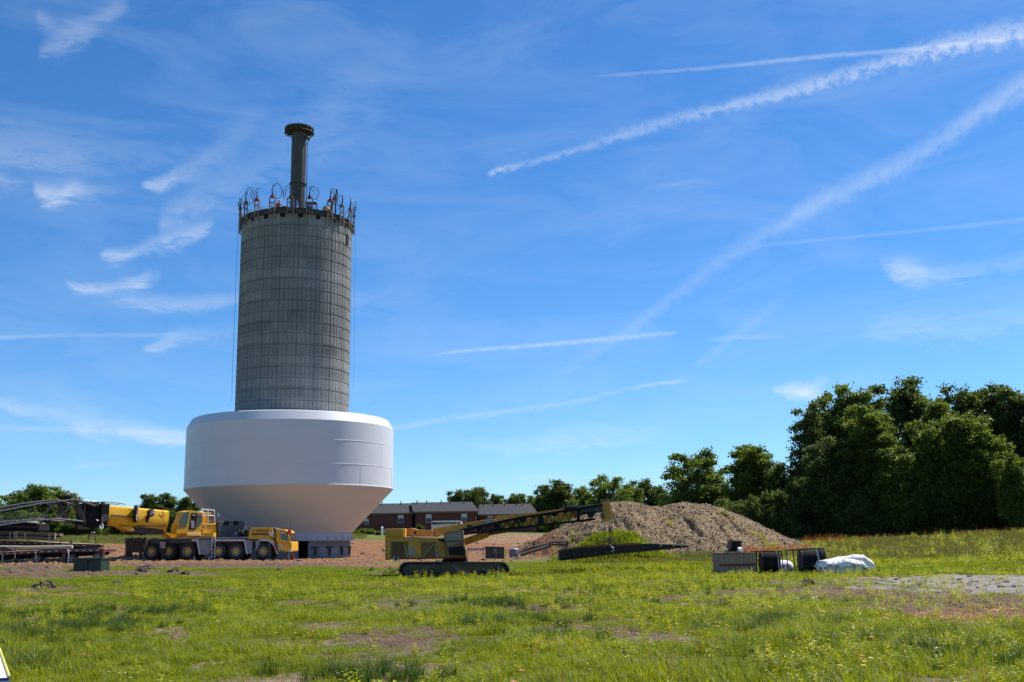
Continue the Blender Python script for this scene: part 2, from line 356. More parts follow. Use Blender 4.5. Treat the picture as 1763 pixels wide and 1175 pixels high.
# graded clay of the site and the cut bank behind the tower
inside = (az_all > azel(-200, 938)[0]) & (az_all < azel(880, 938)[0])
gm[2] = np.maximum(gm[2], np.where(inside, np.clip((d_all-84-wob*9)/6, 0, 1)*np.clip((128+wob*8-d_all)/5, 0, 1)*np.clip(.85+.35*_h(gx*.25, gy*.3, 3), .35, 1), 0))
left = az_all < azel(260, 938)[0]
gm[0] = np.maximum(gm[0], np.where(left, np.clip((d_all-60-wob*7)/7, 0, 1)*np.clip((100-d_all)/10, 0, 1)*np.clip(.6+.5*_h(gx*.35, gy*.22, 4), .1, .95), 0))
mid = (az_all > azel(250, 938)[0]) & (az_all < azel(640, 938)[0])
gm[0] = np.maximum(gm[0], np.where(mid, np.clip((d_all-73-wob*6)/5, 0, 1)*np.clip((100-d_all)/10, 0, 1)*.9, 0))
slope_ = (az_all > azel(780, 938)[0]) & (az_all < azel(1010, 938)[0]); gm[2] = np.maximum(gm[2], np.where(slope_, np.clip((d_all-95)/10, 0, 1)*np.clip((165-d_all)/20, 0, 1)*np.clip(.55+wob*1.1, 0, .9), 0)); gm[3] = np.maximum(gm[3], np.where(slope_, np.clip((d_all-100)/10, 0, 1)*np.clip((175-d_all)/20, 0, 1)*.7, 0))
reds = az_all > azel(1300, 938)[0]; rr_ = (az_all-azel(1450, 938)[0])/R(3)
gm[2] = np.maximum(gm[2], np.where(reds, .55*np.exp(-rr_**2)*np.exp(-((d_all-118)/12)**2)*np.clip(.6+wob, 0, 1), 0))
rough_ = np.clip(gm[0]+gm[2], 0, 1)
gzv = ground(gx, gy)+rough_*(.05*_h(gx*2.3, gy*2.3, 7)+.03*_h(gx*6.1, gy*5.3, 3))*np.clip(d_all/40, .3, 2.2)
cen = np.where(d_all < 1, 1, 0)
me = bpy.data.meshes.new('ground')
I = np.arange(na*ndd).reshape(na, ndd); I2 = np.roll(I, -1, axis=0)
q = np.stack([I[:, :-1], I[:, 1:], I2[:, 1:], I2[:, :-1]], -1).reshape(-1, 4)
q = q[:, ::-1]
verts = np.stack([gx, gy, gzv], -1)
fan = [tuple(int(v) for v in I[::-1, 0])]
me.from_pydata(verts.tolist(), [], [tuple(t) for t in q.tolist()]+fan)
for i, nm in enumerate(('soil', 'gravel', 'clay', 'thatch')):
    at = me.attributes.new(nm, 'FLOAT', 'POINT'); at.data.foreach_set('value', gm[i].astype(np.float32))
me.polygons.foreach_set('use_smooth', [True]*len(me.polygons)); me.update()
gob = bpy.data.objects.new('ground', me); COL.objects.link(gob); tag(gob, kind='structure')
m = bpy.data.materials.new('meadow_ground'); m.use_nodes = True; t = m.node_tree; b = t.nodes['Principled BSDF']
geo = nd(t, 'ShaderNodeNewGeometry'); pos = geo.outputs['Position']
def ramp(t, f, stops):
    c = nd(t, 'ShaderNodeValToRGB'); e = c.color_ramp.elements
    e[0].position = stops[0][0]; e[0].color = (*stops[0][1], 1); e[1].position = stops[-1][0]; e[1].color = (*stops[-1][1], 1)
    for p_, c_ in stops[1:-1]: x = e.new(p_); x.color = (*c_, 1)
    t.links.new(f, c.inputs[0]); return c.outputs[0]
def mixc(t, f, a, b_):
    n = nd(t, 'ShaderNodeMix', data_type='RGBA'); t.links.new(f, n.inputs[0])
    t.links.new(a, n.inputs[6]); t.links.new(b_, n.inputs[7]); return n.outputs[2]
nf = noise(t, pos, 9, 8, .7); nm_ = noise(t, pos, .35, 5, .6); nc = noise(t, pos, 28, 5, .7)
grass_c = ramp(t, mth(t, 'ADD', mth(t, 'MULTIPLY', nf, .6), mth(t, 'MULTIPLY', nm_, .5)), [(.35, (.045, .062, .012)), (.52, (.10, .125, .02)), (.68, (.17, .155, .04)), (.82, (.18, .13, .055))])
soil_c = ramp(t, nc, [(.3, (.045, .028, .018)), (.5, (.12, .075, .045)), (.62, (.2, .135, .09)), (.75, (.34, .27, .2))])
clay_c = ramp(t, nf, [(.36, (.05, .028, .015)), (.46, (.17, .078, .036)), (.57, (.29, .145, .07)), (.68, (.36, .26, .17))])
grav_c = ramp(t, nc, [(.3, (.12, .1, .095)), (.5, (.25, .22, .205)), (.7, (.4, .37, .35))])
that_c = ramp(t, nc, [(.3, (.09, .06, .04)), (.5, (.22, .16, .1)), (.7, (.38, .3, .2))])
def att(nm):
    a = nd(t, 'ShaderNodeAttribute'); a.attribute_name = nm; v = a.outputs['Fac']
    return mth(t, 'MULTIPLY_ADD', mth(t, 'ADD', v, mth(t, 'MULTIPLY_ADD', nf, .8, -.4)), 2.6, -.8, True)
c = mixc(t, att('thatch'), grass_c, that_c); c = mixc(t, att('soil'), c, soil_c); c = mixc(t, att('clay'), c, clay_c); c = mixc(t, att('gravel'), c, grav_c)
t.links.new(c, b.inputs['Base Color']); b.inputs['Roughness'].default_value = .95; b.inputs['Specular IOR Level'].default_value = .15
bn = nd(t, 'ShaderNodeBump'); bn.inputs['Distance'].default_value = .06; bn.inputs['Strength'].default_value = .9
t.links.new(mth(t, 'ADD', nf, mth(t, 'MULTIPLY', nc, .4)), bn.inputs['Height']); t.links.new(bn.outputs[0], b.inputs['Normal'])
me.materials.append(m)
from mathutils.bvhtree import BVHTree
def bare(x, y):
    "how bare the ground is at points (0 grass .. 1 soil)"
    az = np.arctan2(x, y); d = np.hypot(x, y)
    ia = np.clip(np.searchsorted(azs, az), 0, na-1); idd = np.clip(np.searchsorted(ds, d), 0, ndd-1)
    return gm[:, ia*ndd+idd]

# ------------------------------------------------------------------ concrete pedestal
TD_ = 110.0; PHI = -.2092
TC = Vector((TD_*math.sin(PHI), TD_*math.cos(PHI), 0)); TG = gz(TC.x, TC.y)
RS = .0525*TD_; LIFT = (.2844-.1624)*TD_/12
ZTOP = EYE+.2844*TD_+2*LIFT-.12
AV = math.atan2(-TC.y, -TC.x)                       # world angle of the side that faces the viewer
def conc():
    m = bpy.data.materials.new('cast_concrete'); m.use_nodes = True; t = m.node_tree; b = t.nodes['Principled BSDF']
    tcn = nd(t, 'ShaderNodeTexCoord'); v = tcn.outputs['Object']
    sp = nd(t, 'ShaderNodeSeparateXYZ'); t.links.new(v, sp.inputs[0])
    lift = mth(t, 'FLOOR', mth(t, 'DIVIDE', sp.outputs[2], LIFT))
    w = nd(t, 'ShaderNodeTexWhiteNoise', noise_dimensions='1D'); t.links.new(lift, w.inputs['W'])
    ang = mth(t, 'FLOOR', mth(t, 'MULTIPLY', mth(t, 'ADD', mth(t, 'ARCTAN2', sp.outputs[1], sp.outputs[0]), 4.0), 20/(2*math.pi)))
    w2 = nd(t, 'ShaderNodeTexWhiteNoise', noise_dimensions='2D'); cb = nd(t, 'ShaderNodeCombineXYZ'); t.links.new(ang, cb.inputs[0]); t.links.new(lift, cb.inputs[1]); t.links.new(cb.outputs[0], w2.inputs['Vector'])
    st = noise(t, v, 2.2, 7, .65, .2, (1, 1, .12)); bl = noise(t, v, .35, 5, .6, .5); fi = noise(t, v, 9, 6, .7)
    f = mth(t, 'ADD', mth(t, 'MULTIPLY', w.outputs[0], .13), mth(t, 'MULTIPLY', w2.outputs[0], .10))
    f = mth(t, 'ADD', f, mth(t, 'MULTIPLY', st, .30)); f = mth(t, 'ADD', f, mth(t, 'MULTIPLY', bl, .32)); f = mth(t, 'ADD', f, mth(t, 'MULTIPLY', fi, .16))
    c = ramp(t, f, [(.26, (.12, .119, .118)), (.47, (.225, .222, .216)), (.72, (.37, .365, .35))])
    t.links.new(c, b.inputs['Base Color']); b.inputs['Roughness'].default_value = .9; b.inputs['Specular IOR Level'].default_value = .2
    bn = nd(t, 'ShaderNodeBump'); bn.inputs['Distance'].default_value = .02; t.links.new(fi, bn.inputs['Height']); t.links.new(bn.outputs[0], b.inputs['Normal'])
    return m
M_conc = conc()
tower = thing('concrete_tower', (TC.x, TC.y, TG), 'tall ribbed grey concrete water tower shaft rising through the white tank', 'water tower')
mb = MB(); A0 = R(2)
prof_a = []                                          # angle offsets inside one 4.5 degree rib and whether they lie in the groove
for k in range(80):
    a = k*R(4.5); dp = .08 if k % 4 == 0 else .05; hw = R(.42 if k % 4 else .5)
    prof_a += [(a-hw, 0, 0), (a-hw*.25, dp, k % 4 == 0), (a+hw*.25, dp, k % 4 == 0), (a+hw, 0, 0), (a+R(2.25), 0, 0)]
zz = []; z = ZTOP; 
while z > 4.4:
    zz += [(z, .0, 1), (z-.03, .085, 1), (z-.10, .085, 1), (z-.15, 0, 1), (z-.24, 0, 1), (z-.27, 0, 0), (z-LIFT+.1, 0, 0), (z-LIFT+.13, 0, 1)] if z != ZTOP else [(z, 0, 1), (z-.6, 0, 1), (z-.64, 0, 0), (z-LIFT+.1, 0, 0), (z-LIFT+.13, 0, 1)]
    z -= LIFT
vs = []; nA = len(prof_a)
for z, ring, solid in zz:
    for a, dp, full in prof_a:
        r = RS - max(ring, dp if (not solid or full) else 0)
        t_ = AV + A0 + a; vs.append((TC.x+r*math.cos(t_), TC.y+r*math.sin(t_), z))
fs = [((i+1)*nA+j, (i+1)*nA+(j+1) % nA, i*nA+(j+1) % nA, i*nA+j) for i in range(len(zz)-1) for j in range(nA)]
mb.add(vs, fs, True); mb.build('shaft', M_conc, tower, sharp=18)
M_dark = pm('weathered_dark_steel', (.035, .03, .026), (.075, .06, .045), 2.5, .65, .01, c3=(.16, .075, .035), c3t=.6)
M_black = pm('black_rubber', (.008, .008, .009), (.018, .018, .018), 3, .85, spec=.15)
M_void = pm('dark_opening', (.006, .006, .006), (.01, .01, .01), 1, 1)
M_olive = pm('olive_primer', (.048, .041, .028), (.078, .066, .045), 1.4, .5, .004, stretch=(1, 1, .25))
M_galv = pm('galvanised_steel', (.34, .35, .36), (.24, .24, .25), 6, .45, metal=.6)
M_hose = pm('black_hose', (.01, .011, .014), (.02, .02, .025), 5, .5)
mb = MB(); mb.lathe([(RS-.5, ZTOP+.02), (RS+.16, ZTOP+.02), (RS+.16, ZTOP+.12), (RS+.06, ZTOP+.14), (RS+.06, ZTOP+.5), (RS+.16, ZTOP+.52), (RS+.16, ZTOP+.6), (.1, ZTOP+.62)], (TC.x, TC.y, 0), 80)
mb.build('cap_ring', M_dark, tower)
def ringp(deg, r, z): 
    a = AV+R(deg); return Vector((TC.x+r*math.cos(a), TC.y+r*math.sin(a), z))
def ringM(deg):
    a = AV+R(deg); ox = Vector((math.cos(a), math.sin(a), 0)); oy = Vector((-math.sin(a), math.cos(a), 0))
    return Matrix((ox, oy, Vector((0, 0, 1)))).transposed()
for k in range(20):
    d = 3+18*k
    mb = MB(); mb.obox(ringp(d, RS-.1, ZTOP-.16), (.24, .5, .42), ringM(d)); mb.build('beam_pocket', M_void, tower)
mb = MB(); mb.obox(ringp(64, RS-.08, ZTOP-1.55), (.3, .42, 1.15), ringM(64)); mb.build('wall_opening', M_void, tower)
# access tube standing on top
TB = P(513.2, 354, TC.y); 
def txz(px, py): p = P(px, py, TC.y); return p
ztt = txz(515, 224).z; r_t = (txz(527.3, 250).x-txz(502.2, 250).x)/2; xt = txz(514.7, 250).x
tube_o = MB(); tube_o.cone((xt, TC.y, ZTOP+.5), (xt, TC.y, ztt), r_t, r_t, 40, False)
for pz in (317,): 
    zc = txz(512, pz).z; tube_o.lathe([(r_t, zc-.12), (r_t+.13, zc-.12), (r_t+.13, zc+.02), (r_t, zc+.02)], (xt, TC.y, 0), 40)
tb = tube_o.build('access_tube', M_olive, tower)
rp = (txz(539.5, 225).x-txz(490.5, 225).x)/2
mb = MB(); mb.lathe([(r_t, ztt-.4), (r_t+.1, ztt-.38), (rp*.96, ztt-.04), (rp, ztt), (rp, ztt+.14), (rp-.05, ztt+.16), (.05, ztt+.28)], (xt, TC.y, 0), 48)
for k in range(16):
    a = k*math.pi/8; c_, s_ = math.cos(a), math.sin(a)
    mb.obox((xt+c_*(r_t+rp)/2, TC.y+s_*(r_t+rp)/2, ztt-.25), (rp-r_t, .05, .45), Matrix.Rotation(a, 3, 'Z'))
mb.build('tube_platform', M_olive, tower)
mb = MB()
ringpts = [(xt+(rp+.02)*math.cos(a), TC.y+(rp+.02)*math.sin(a), ztt-.42) for a in np.linspace(0, 2*math.pi, 41)]
mb.tube(ringpts, .035)
for k in range(8):
    a = k*math.pi/4+.3; mb.tube([(xt+rp*math.cos(a), TC.y+rp*math.sin(a), ztt+.1), (xt+rp*math.cos(a), TC.y+rp*math.sin(a), ztt-.42)], .025)
mb.build('platform_rail', M_dark, tower)
mb = MB(); mb.cone((xt-rp*.62, TC.y-.3, ztt+.2), (xt-rp*.62, TC.y-.3, ztt+.42), .36, .34, 20); mb.build('hatch', M_olive, tower); mb = MB(); mb.cone((xt+.55, TC.y-.4, ztt+.12), (xt+.55, TC.y-.4, ztt+.4), .12, .1, 12); mb.build('vent_cap', M_olive, tower)
mb = MB(); mb.tube([(xt+r_t+.02, TC.y-.2, ztt-1.0), (xt+r_t+.22, TC.y-.25, ztt-.95), (xt+r_t+.32, TC.y-.3, ztt-1.1), (xt+r_t+.3, TC.y-.3, ztt-1.35)], .16, 10); mb.build('vent_elbow', M_olive, tower)
mb = MB()
for dx in (0, .32): mb.tube([(xt+r_t+.22, TC.y-.2+dx, ZTOP+.6), (xt+r_t+.12, TC.y-.2+dx, ztt-1.3)], .022)
for k in range(34):
    z = ZTOP+.9+k*.29
    if z < ztt-1.3: mb.tube([(xt+r_t+.2-.1*k/34, TC.y-.2, z), (xt+r_t+.2-.1*k/34, TC.y+.12, z)], .014)
mb.build('ladder', M_dark, tower)
# foot of the pedestal with its doorway
RB = .0557*TD_; zsk0 = EYE+.0058*TD_; zsk1 = EYE+.0123*TD_
def base_arc(a0, a1, z0, z1, r=RB, th=.35, n=40):
    mb = MB(); a0 = AV+R(a0); a1 = AV+R(a1)
    mb.lathe([(r-th, z0), (r, z0), (r, z1), (r-th, z1), (r-th, z0)], (TC.x, TC.y, 0), n, a0, a1)
    for a in (a0, a1):
        c_, s_ = math.cos(a), math.sin(a)
        mb.add([(TC.x+q*c_, TC.y+q*s_, z) for q, z in ((r-th, z0), (r, z0), (r, z1), (r-th, z1))], [(0, 1, 2, 3)])
    return mb
mb = base_arc(17.6, 368.8, TG-.6, zsk0+.2, n=72); mb.build('foot_wall', M_conc, tower)
mb = MB(); mb.lathe([(RB-2.2, TG-.6), (RB-2.2, zsk0+.3)], (TC.x, TC.y, 0), 20, AV-R(6), AV+R(30)); mb.build('doorway', M_void, tower)
for d in (24, 39, 56, 74, -20, -38, -56):
    mb = MB(); z = TG+1.1; mb.obox(ringp(d, RB+.12, z), (.26, .75, .12), ringM(d)); mb.obox(ringp(d, RB+.1, z-.4), (.2, .14, .75), ringM(d)); mb.build('wall_bracket', M_dark, tower)

# ------------------------------------------------------------------ steel tank jacked round the foot
M_white = pm('white_tank_paint', (.66, .66, .675), (.64, .64, .655), .5, .42, .0)
def whitep():
    m = M_white; t = m.node_tree; b = t.nodes['Principled BSDF']
    v = nd(t, 'ShaderNodeTexCoord').outputs['Object']
    f = noise(t, v, .32, 2, .5, 0, (1, 1, .6)); f2 = noise(t, v, 1.6, 2, .5)
    bn = nd(t, 'ShaderNodeBump'); bn.inputs['Distance'].default_value = .05; bn.inputs['Strength'].default_value = .5
    t.links.new(mth(t, 'ADD', f, mth(t, 'MULTIPLY', f2, .06)), bn.inputs['Height']); t.links.new(bn.outputs[0], b.inputs['Normal'])
whitep()
RTK = .0946*TD_; zc0 = EYE+.0521*TD_; zc1 = EYE+.1079*TD_; RSK = .0577*TD_
tank = thing('steel_tank', (TC.x, TC.y, zsk0), 'huge glossy white steel tank bowl around the foot of the concrete tower', 'water tank')
c0 = (TC.x, TC.y, 0)
mb = MB(); mb.lathe([(RSK-.12, zsk1), (RTK, zc0)], c0, 128); mb.build('tank_cone', M_white, tank)
mb = MB(); mb.lathe([(RTK, zc0), (RTK+.045, zc0+.03), (RTK+.045, zc0+.10), (RTK, zc0+.13), (RTK, zc1)], c0, 160)
for zf in (.30, .667):
    z = zc1-(zc1-zc0)*zf; mb.lathe([(RTK+.001, z-.05), (RTK+.016, z-.015), (RTK+.016, z+.015), (RTK+.001, z+.05)], c0, 160)
for k, (za, zb) in enumerate([(zc0+.1, zc1-(zc1-zc0)*.667)]):
    for d in range(39, 399, 36): mb.tube([ringp(d, RTK-.004, za), ringp(d, RTK-.004, zb)], .02, 6)
for d in range(21, 381, 36): mb.tube([ringp(d, RTK-.006, zc1-(zc1-zc0)*.667), ringp(d, RTK-.006, zc1-(zc1-zc0)*.3)], .018, 6)
mb.build('tank_wall', M_white, tank)
mb = MB(); mb.lathe([(RTK, zc1), (RTK-.46, zc1+.86), (RTK-.62, zc1+.93), (RS+.25, zc1+1.35), (RS+.25, zc1+1.2)], c0, 160); mb.build('tank_roof', M_white, tank)
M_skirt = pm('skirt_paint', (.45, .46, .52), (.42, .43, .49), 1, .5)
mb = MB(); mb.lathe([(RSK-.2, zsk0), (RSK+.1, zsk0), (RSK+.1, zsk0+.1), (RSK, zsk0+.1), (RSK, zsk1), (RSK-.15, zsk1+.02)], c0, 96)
for d in range(0, 360, 10): mb.obox(ringp(d+5, RSK+.05, zsk0+.25), (.12, .03, .3), ringM(d+5))
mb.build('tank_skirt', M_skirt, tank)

# ------------------------------------------------------------------ lifting jacks on the rim
M_tan = pm('tan_jack_paint', (.26, .2, .14), (.15, .11, .08), 6, .6)
M_rust = pm('rusty_steel', (.2, .085, .042), (.11, .058, .036), 5, .8, .01)
words = ['first','second','third','fourth','fifth','sixth','seventh','eighth','ninth','tenth','eleventh']
zt = ZTOP+.6
jk = thing('lifting_jack', (0, 0, 0), 'x', 'jack', 'hydraulic lifting jacks round the tower rim')
def jack_parts(root):
    mb = MB()
    for y in (-.3, .3):
        mb.box((.1, y-.045, -1.25), (.2, y+.045, 1.2)); 
    mb.box((.08, -.33, .55), (.22, .33, .63)); mb.box((.08, -.3, -.35), (.2, .3, -.27)); mb.tube([(.15, -.3, -.2), (-.9, -.1, .0)], .035); mb.tube([(.15, .3, .5), (-1.0, .1, -.0)], .035)
    for y in (-.3, .3): mb.tube([(.12, y, 1.1), (-.7, y*1.6, -.02)], .022, 5); mb.tube([(.12, y, .6), (-.2, -y*2.2, .0)], .018, 5)
    mb.build('frame', M_tan, root)
    mb = MB(); mb.box((.0, -.17, 1.08), (.3, .17, 1.42)); mb.build('jack_housing', M_rust, root, .03)
    mb = MB(); mb.cone((.15, 0, 1.42), (.15, 0, 1.8), .085, .07, 12); mb.cone((.15, 0, 1.8), (.15, 0, 2.6), .032, .028, 8); mb.tube([(.12, 0, 2.45), (.1, .35, 2.5)], .02, 5); mb.build('jack_rod', M_dark, root)
def jack_hose(root, s, w, h):
    mb = MB(); r_ = random.Random(s)
    pts = []
    for i in range(25):
        a = i/24*2*math.pi*.86; pts.append((.15+.2*math.sin(a), w*(1-math.cos(a))*.62, 1.6+h*(math.sin(a))*.78+.2))
    mb.tube(pts, .032, 6); mb.tube([(x+.1, y*.55-.1, 1.4+(z-1.4)*.6) for x, y, z in pts], .022, 5); 
    pts = [(.1-.5*q, w*1.3*q, 2.3+1.1*math.sin(q*math.pi)-1.2*q) for q in np.linspace(0, 1, 14)]
    mb.tube(pts, .014, 5); mb.build('hydraulic_hose', M_hose, root)
def jack_rodlong(root):
    mb = MB(); mb.tube([(.33, 0, .5), (.33, 0, -(ZTOP-zc1-.3))], .008, 5); mb.tube([(.33, .3, .5), (.33, .3, -(ZTOP-zc1-.3))], .006, 4); mb.build('lifting_cable', M_galv, root)
ORG[jk.name] = Vector((0, 0, 0)); jack_parts(jk); jack_rodlong(jk)
hos = [(.9, .9), (1.0, .75), (1.35, 1.1), (-.7, .8), (.8, 1.0), (-.6, 1.0), (.75, .9), (.7, 1.1), (-.6, .8), (1.2, .9), (-1.0, 1.0)]
place = ['at the far left of the tower rim, half hidden behind it', 'outermost on the left edge of the tower rim', 'second in from the left edge of the tower rim', 'with a big round hose loop, left part of tower rim', 'beside the worker in orange on the tower rim', 'just left of the dark access tube on the rim', 'just right of the dark access tube on the rim', 'left of the red leaning poles on the tower rim', 'right of the red leaning poles on the tower rim', 'second in from the right edge of the tower rim', 'outermost on the right edge of the tower rim']
degs = [-97, -79, -61, -43, -25, -7, 11, 33, 49, 65, 83]
kids = list(jk.children)
for i, d in enumerate(degs):
    if i == 0: r_ = jk
    else:
        r_ = jk.copy(); COL.objects.link(r_)
        for ch in kids: q = ch.copy(); COL.objects.link(q); q.parent = r_
    r_.location = ringp(d, RS+.1, zt); r_.rotation_euler = (0, 0, AV+R(d))
    r_.scale = (1, 1, .9*(1, .94, 1.06, 1.0, 1.05, .93, 1.02, 1.08, .95, 1.04, .92)[i])
    r_['label'] = 'lifting jack '+place[i]
for i, r_ in enumerate([o for o in S.objects if o.name.startswith('lifting_jack')]):
    ORG[r_.name] = Vector((0, 0, 0)); jack_hose(r_, i, *hos[i % len(hos)])
def at_top(px, dz=0, dy=0): p = P(px, 352, TC.y-2.5+dy); return Vector((p.x, TC.y-2.5+dy, zt+dz))
# things kept on the tower top
p = at_top(485, 0); mb = MB(); mb.box((p.x-.95, p.y-.5, zt), (p.x+.85, p.y+.7, zt+1.05)); pu = thing('power_pack', (p.x, p.y, zt), 'dark boxy pump unit behind the rim left of the tube', 'pump unit'); mb.build('housing', M_dark, pu, .03)
mb = MB(); mb.cone((p.x-.4, p.y-.1, zt+1.05), (p.x-.4, p.y-.1, zt+1.35), .25, .25, 14); mb.build('filter_pot', M_tan, pu)
mb = MB(); mb.box((p.x+.1, p.y-.3, zt+1.05), (p.x+.6, p.y+.2, zt+1.2)); mb.build('cooler', M_tan, pu)
p = at_top(508.5, 0, -1.6); M_blue = pm('blue_plastic', (.02, .07, .3), (.02, .05, .2), 3, .45)
dr = thing('blue_drum', (p.x, p.y, zt), 'blue drum in front of the dark access tube', 'drum'); mb = MB(); mb.lathe([(.02, zt), (.3, zt), (.33, zt+.1), (.33, zt+.5), (.345, zt+.53), (.33, zt+.56), (.33, zt+1.05), (.02, zt+1.1)], (p.x, p.y, 0), 24); mb.build('drum_body', M_blue, dr)
mb = MB(); mb.cone((p.x+.15, p.y, zt+1.1), (p.x+.15, p.y, zt+1.25), .06, .06, 8); mb.build('drum_cap', pm('white_plastic', (.75, .76, .78), (.65, .66, .68), 2, .4), dr)
p = at_top(536, 0, -.6); ca = thing('tool_cage', (p.x, p.y, zt), 'dark open tool cage right of the access tube', 'tool cage'); mb = MB()
for x in (-.5, .55):
    for y in (-.4, .4): mb.box((p.x+x-.035, p.y+y-.035, zt), (p.x+x+.035, p.y+y+.035, zt+1.35))
mb.box((p.x-.5, p.y-.43, zt+1.3), (p.x+.55, p.y+.43, zt+1.37)); mb.build('cage_frame', M_dark, ca)
mb = MB(); mb.box((p.x-.35, p.y-.3, zt+.05), (p.x+.2, p.y+.3, zt+1.0)); mb.build('tool_box', M_blue, ca, .03)
M_red = pm('red_paint', (.35, .03, .02), (.22, .02, .02), 4, .5); M_orange = pm('signal_orange', (.72, .1, .02), (.55, .07, .02), 5, .7)
for i, (px, mt, lb) in enumerate(((568, M_red, 'left one of two red poles leaning on the tower rim'), (570.5, M_red, 'right one of two red poles leaning on the tower rim'))):
    p = at_top(px, 0, -1.4); mb = MB(); mb.tube([(p.x-.1, p.y, zt), (p.x+.42, p.y+.2, zt+2.1)], .06, 8); top(mb, 'leaning_pole', mt, lb, 'pole', 'red leaning poles')
p = at_top(577.5, 0, -1.0); mb = MB(); mb.tube([(p.x, p.y, zt), (p.x+.06, p.y+.1, zt+2.7)], .08, 8); top(mb, 'mast_pole', M_dark, 'upright dark pole standing on the right of the rim', 'pole')
p = at_top(562, 0, -1.9); mb = MB(); mb.lathe([(.02, 0), (.3, .02), (.42, .2), (.35, .42), (.15, .55), (.02, .56)], (p.x, p.y, zt), 12); top(mb, 'canvas_bundle', pm('canvas', (.42, .34, .22), (.3, .24, .15), 5, .9), 'tan canvas bundle at the rim below the red poles', 'bundle')

def figure(name, loc, rz, joints, rad, edges, mat_of):
    pass
def person(loc, rz, label, scale=1.0, lean=0.35):
    "one skinned body, bent forward at the hip, one arm out; clothing as children"
    J = {'pel': (0, 0, .95), 'che': (0, -.16, 1.32), 'nec': (0, -.24, 1.47), 'hea': (0, -.31, 1.60), 'hed': (0, -.33, 1.70),
         'hl': (-.10, 0, .90), 'kl': (-.12, -.06, .50), 'al': (-.12, .04, .08), 'tl': (-.12, -.14, .04),
         'hr': (.10, 0, .90), 'kr': (.12, -.10, .50), 'ar': (.12, -.02, .08), 'tr': (.12, -.20, .04),
         'sl': (-.19, -.19, 1.40), 'el': (-.26, -.30, 1.14), 'wl': (-.20, -.52, 1.06), 'ml': (-.18, -.60, 1.04),
         'sr': (.19, -.19, 1.40), 'er': (.28, -.28, 1.12), 'wr': (.22, -.48, 1.00), 'mr': (.20, -.56, .98)}
    E_ = [('pel','che'),('che','nec'),('nec','hea'),('hea','hed'),('pel','hl'),('hl','kl'),('kl','al'),('al','tl'),('pel','hr'),('hr','kr'),('kr','ar'),('ar','tr'),('che','sl'),('sl','el'),('el','wl'),('wl','ml'),('che','sr'),('sr','er'),('er','wr'),('wr','mr')]
    RD = dict(pel=.15, che=.17, nec=.065, hea=.10, hed=.085, hl=.1, kl=.07, al=.05, tl=.045, hr=.1, kr=.07, ar=.05, tr=.045, sl=.075, el=.05, wl=.032, ml=.04, sr=.075, er=.05, wr=.032, mr=.04)
    for s, w in (('l', 'ml'), ('r', 'mr')):
        b = Vector(J[w])
        for q in range(5):
            k = 'f%s%d' % (s, q); dx = (q-2)*.018
            J[k] = (b.x+dx+(.03 if q == 4 else 0)*(-1 if s == 'r' else 1), b.y-.06+.012*abs(q-2), b.z-.03); RD[k] = .009; E_.append((w, k))
    def sk(keys, inf, nm, mat, par):
        idx = {k: i for i, k in enumerate(keys)}; ed = [(idx[a], idx[b]) for a, b in E_ if a in idx and b in idx]
        me = bpy.data.meshes.new(nm); me.from_pydata([J[k] for k in keys], ed, []); o = bpy.data.objects.new(nm, me); COL.objects.link(o); o.parent = par
        sm = o.modifiers.new('skin', 'SKIN'); 
        for i, k in enumerate(keys): me.skin_vertices[0].data[i].radius = (RD[k]*inf, RD[k]*inf); me.skin_vertices[0].data[i].use_root = (i == 0)
        o.modifiers.new('sub', 'SUBSURF').levels = 1; o.modifiers['sub'].render_levels = 2; me.materials.append(mat); return o
    root = thing('person', loc, label, 'person'); root.rotation_euler = (0, 0, rz); root.scale = (scale,)*3
    sk(list(J), 1.0, 'body', pm('skin', (.42, .25, .17), (.38, .22, .15), 6, .55), root)
    if not bpy.data.meshes.get('x'): pass
    sk(['che', 'pel', 'sl', 'el', 'sr', 'er'], 1.18, 'vest', M_orange, root)
    sk(['pel', 'hl', 'kl', 'al', 'hr', 'kr', 'ar'], 1.2, 'trousers', pm('denim', (.03, .04, .07), (.02, .03, .05), 8, .9), root)
    ORG[root.name] = Vector((0, 0, 0)); mb = MB(); mb.lathe([(.16, 1.70), (.125, 1.71), (.12, 1.78), (.08, 1.84), (.01, 1.86)], (0, -.325, 0), 20); mb.build('hard_hat', pm('hat_white', (.7, .7, .7), (.6, .6, .6), 3, .4), root)
    return root
p = at_top(474.5, 0, -.9); person((p.x+.12, p.y+.2, zt), R(150), 'worker in an orange vest bending over on top of the tower')

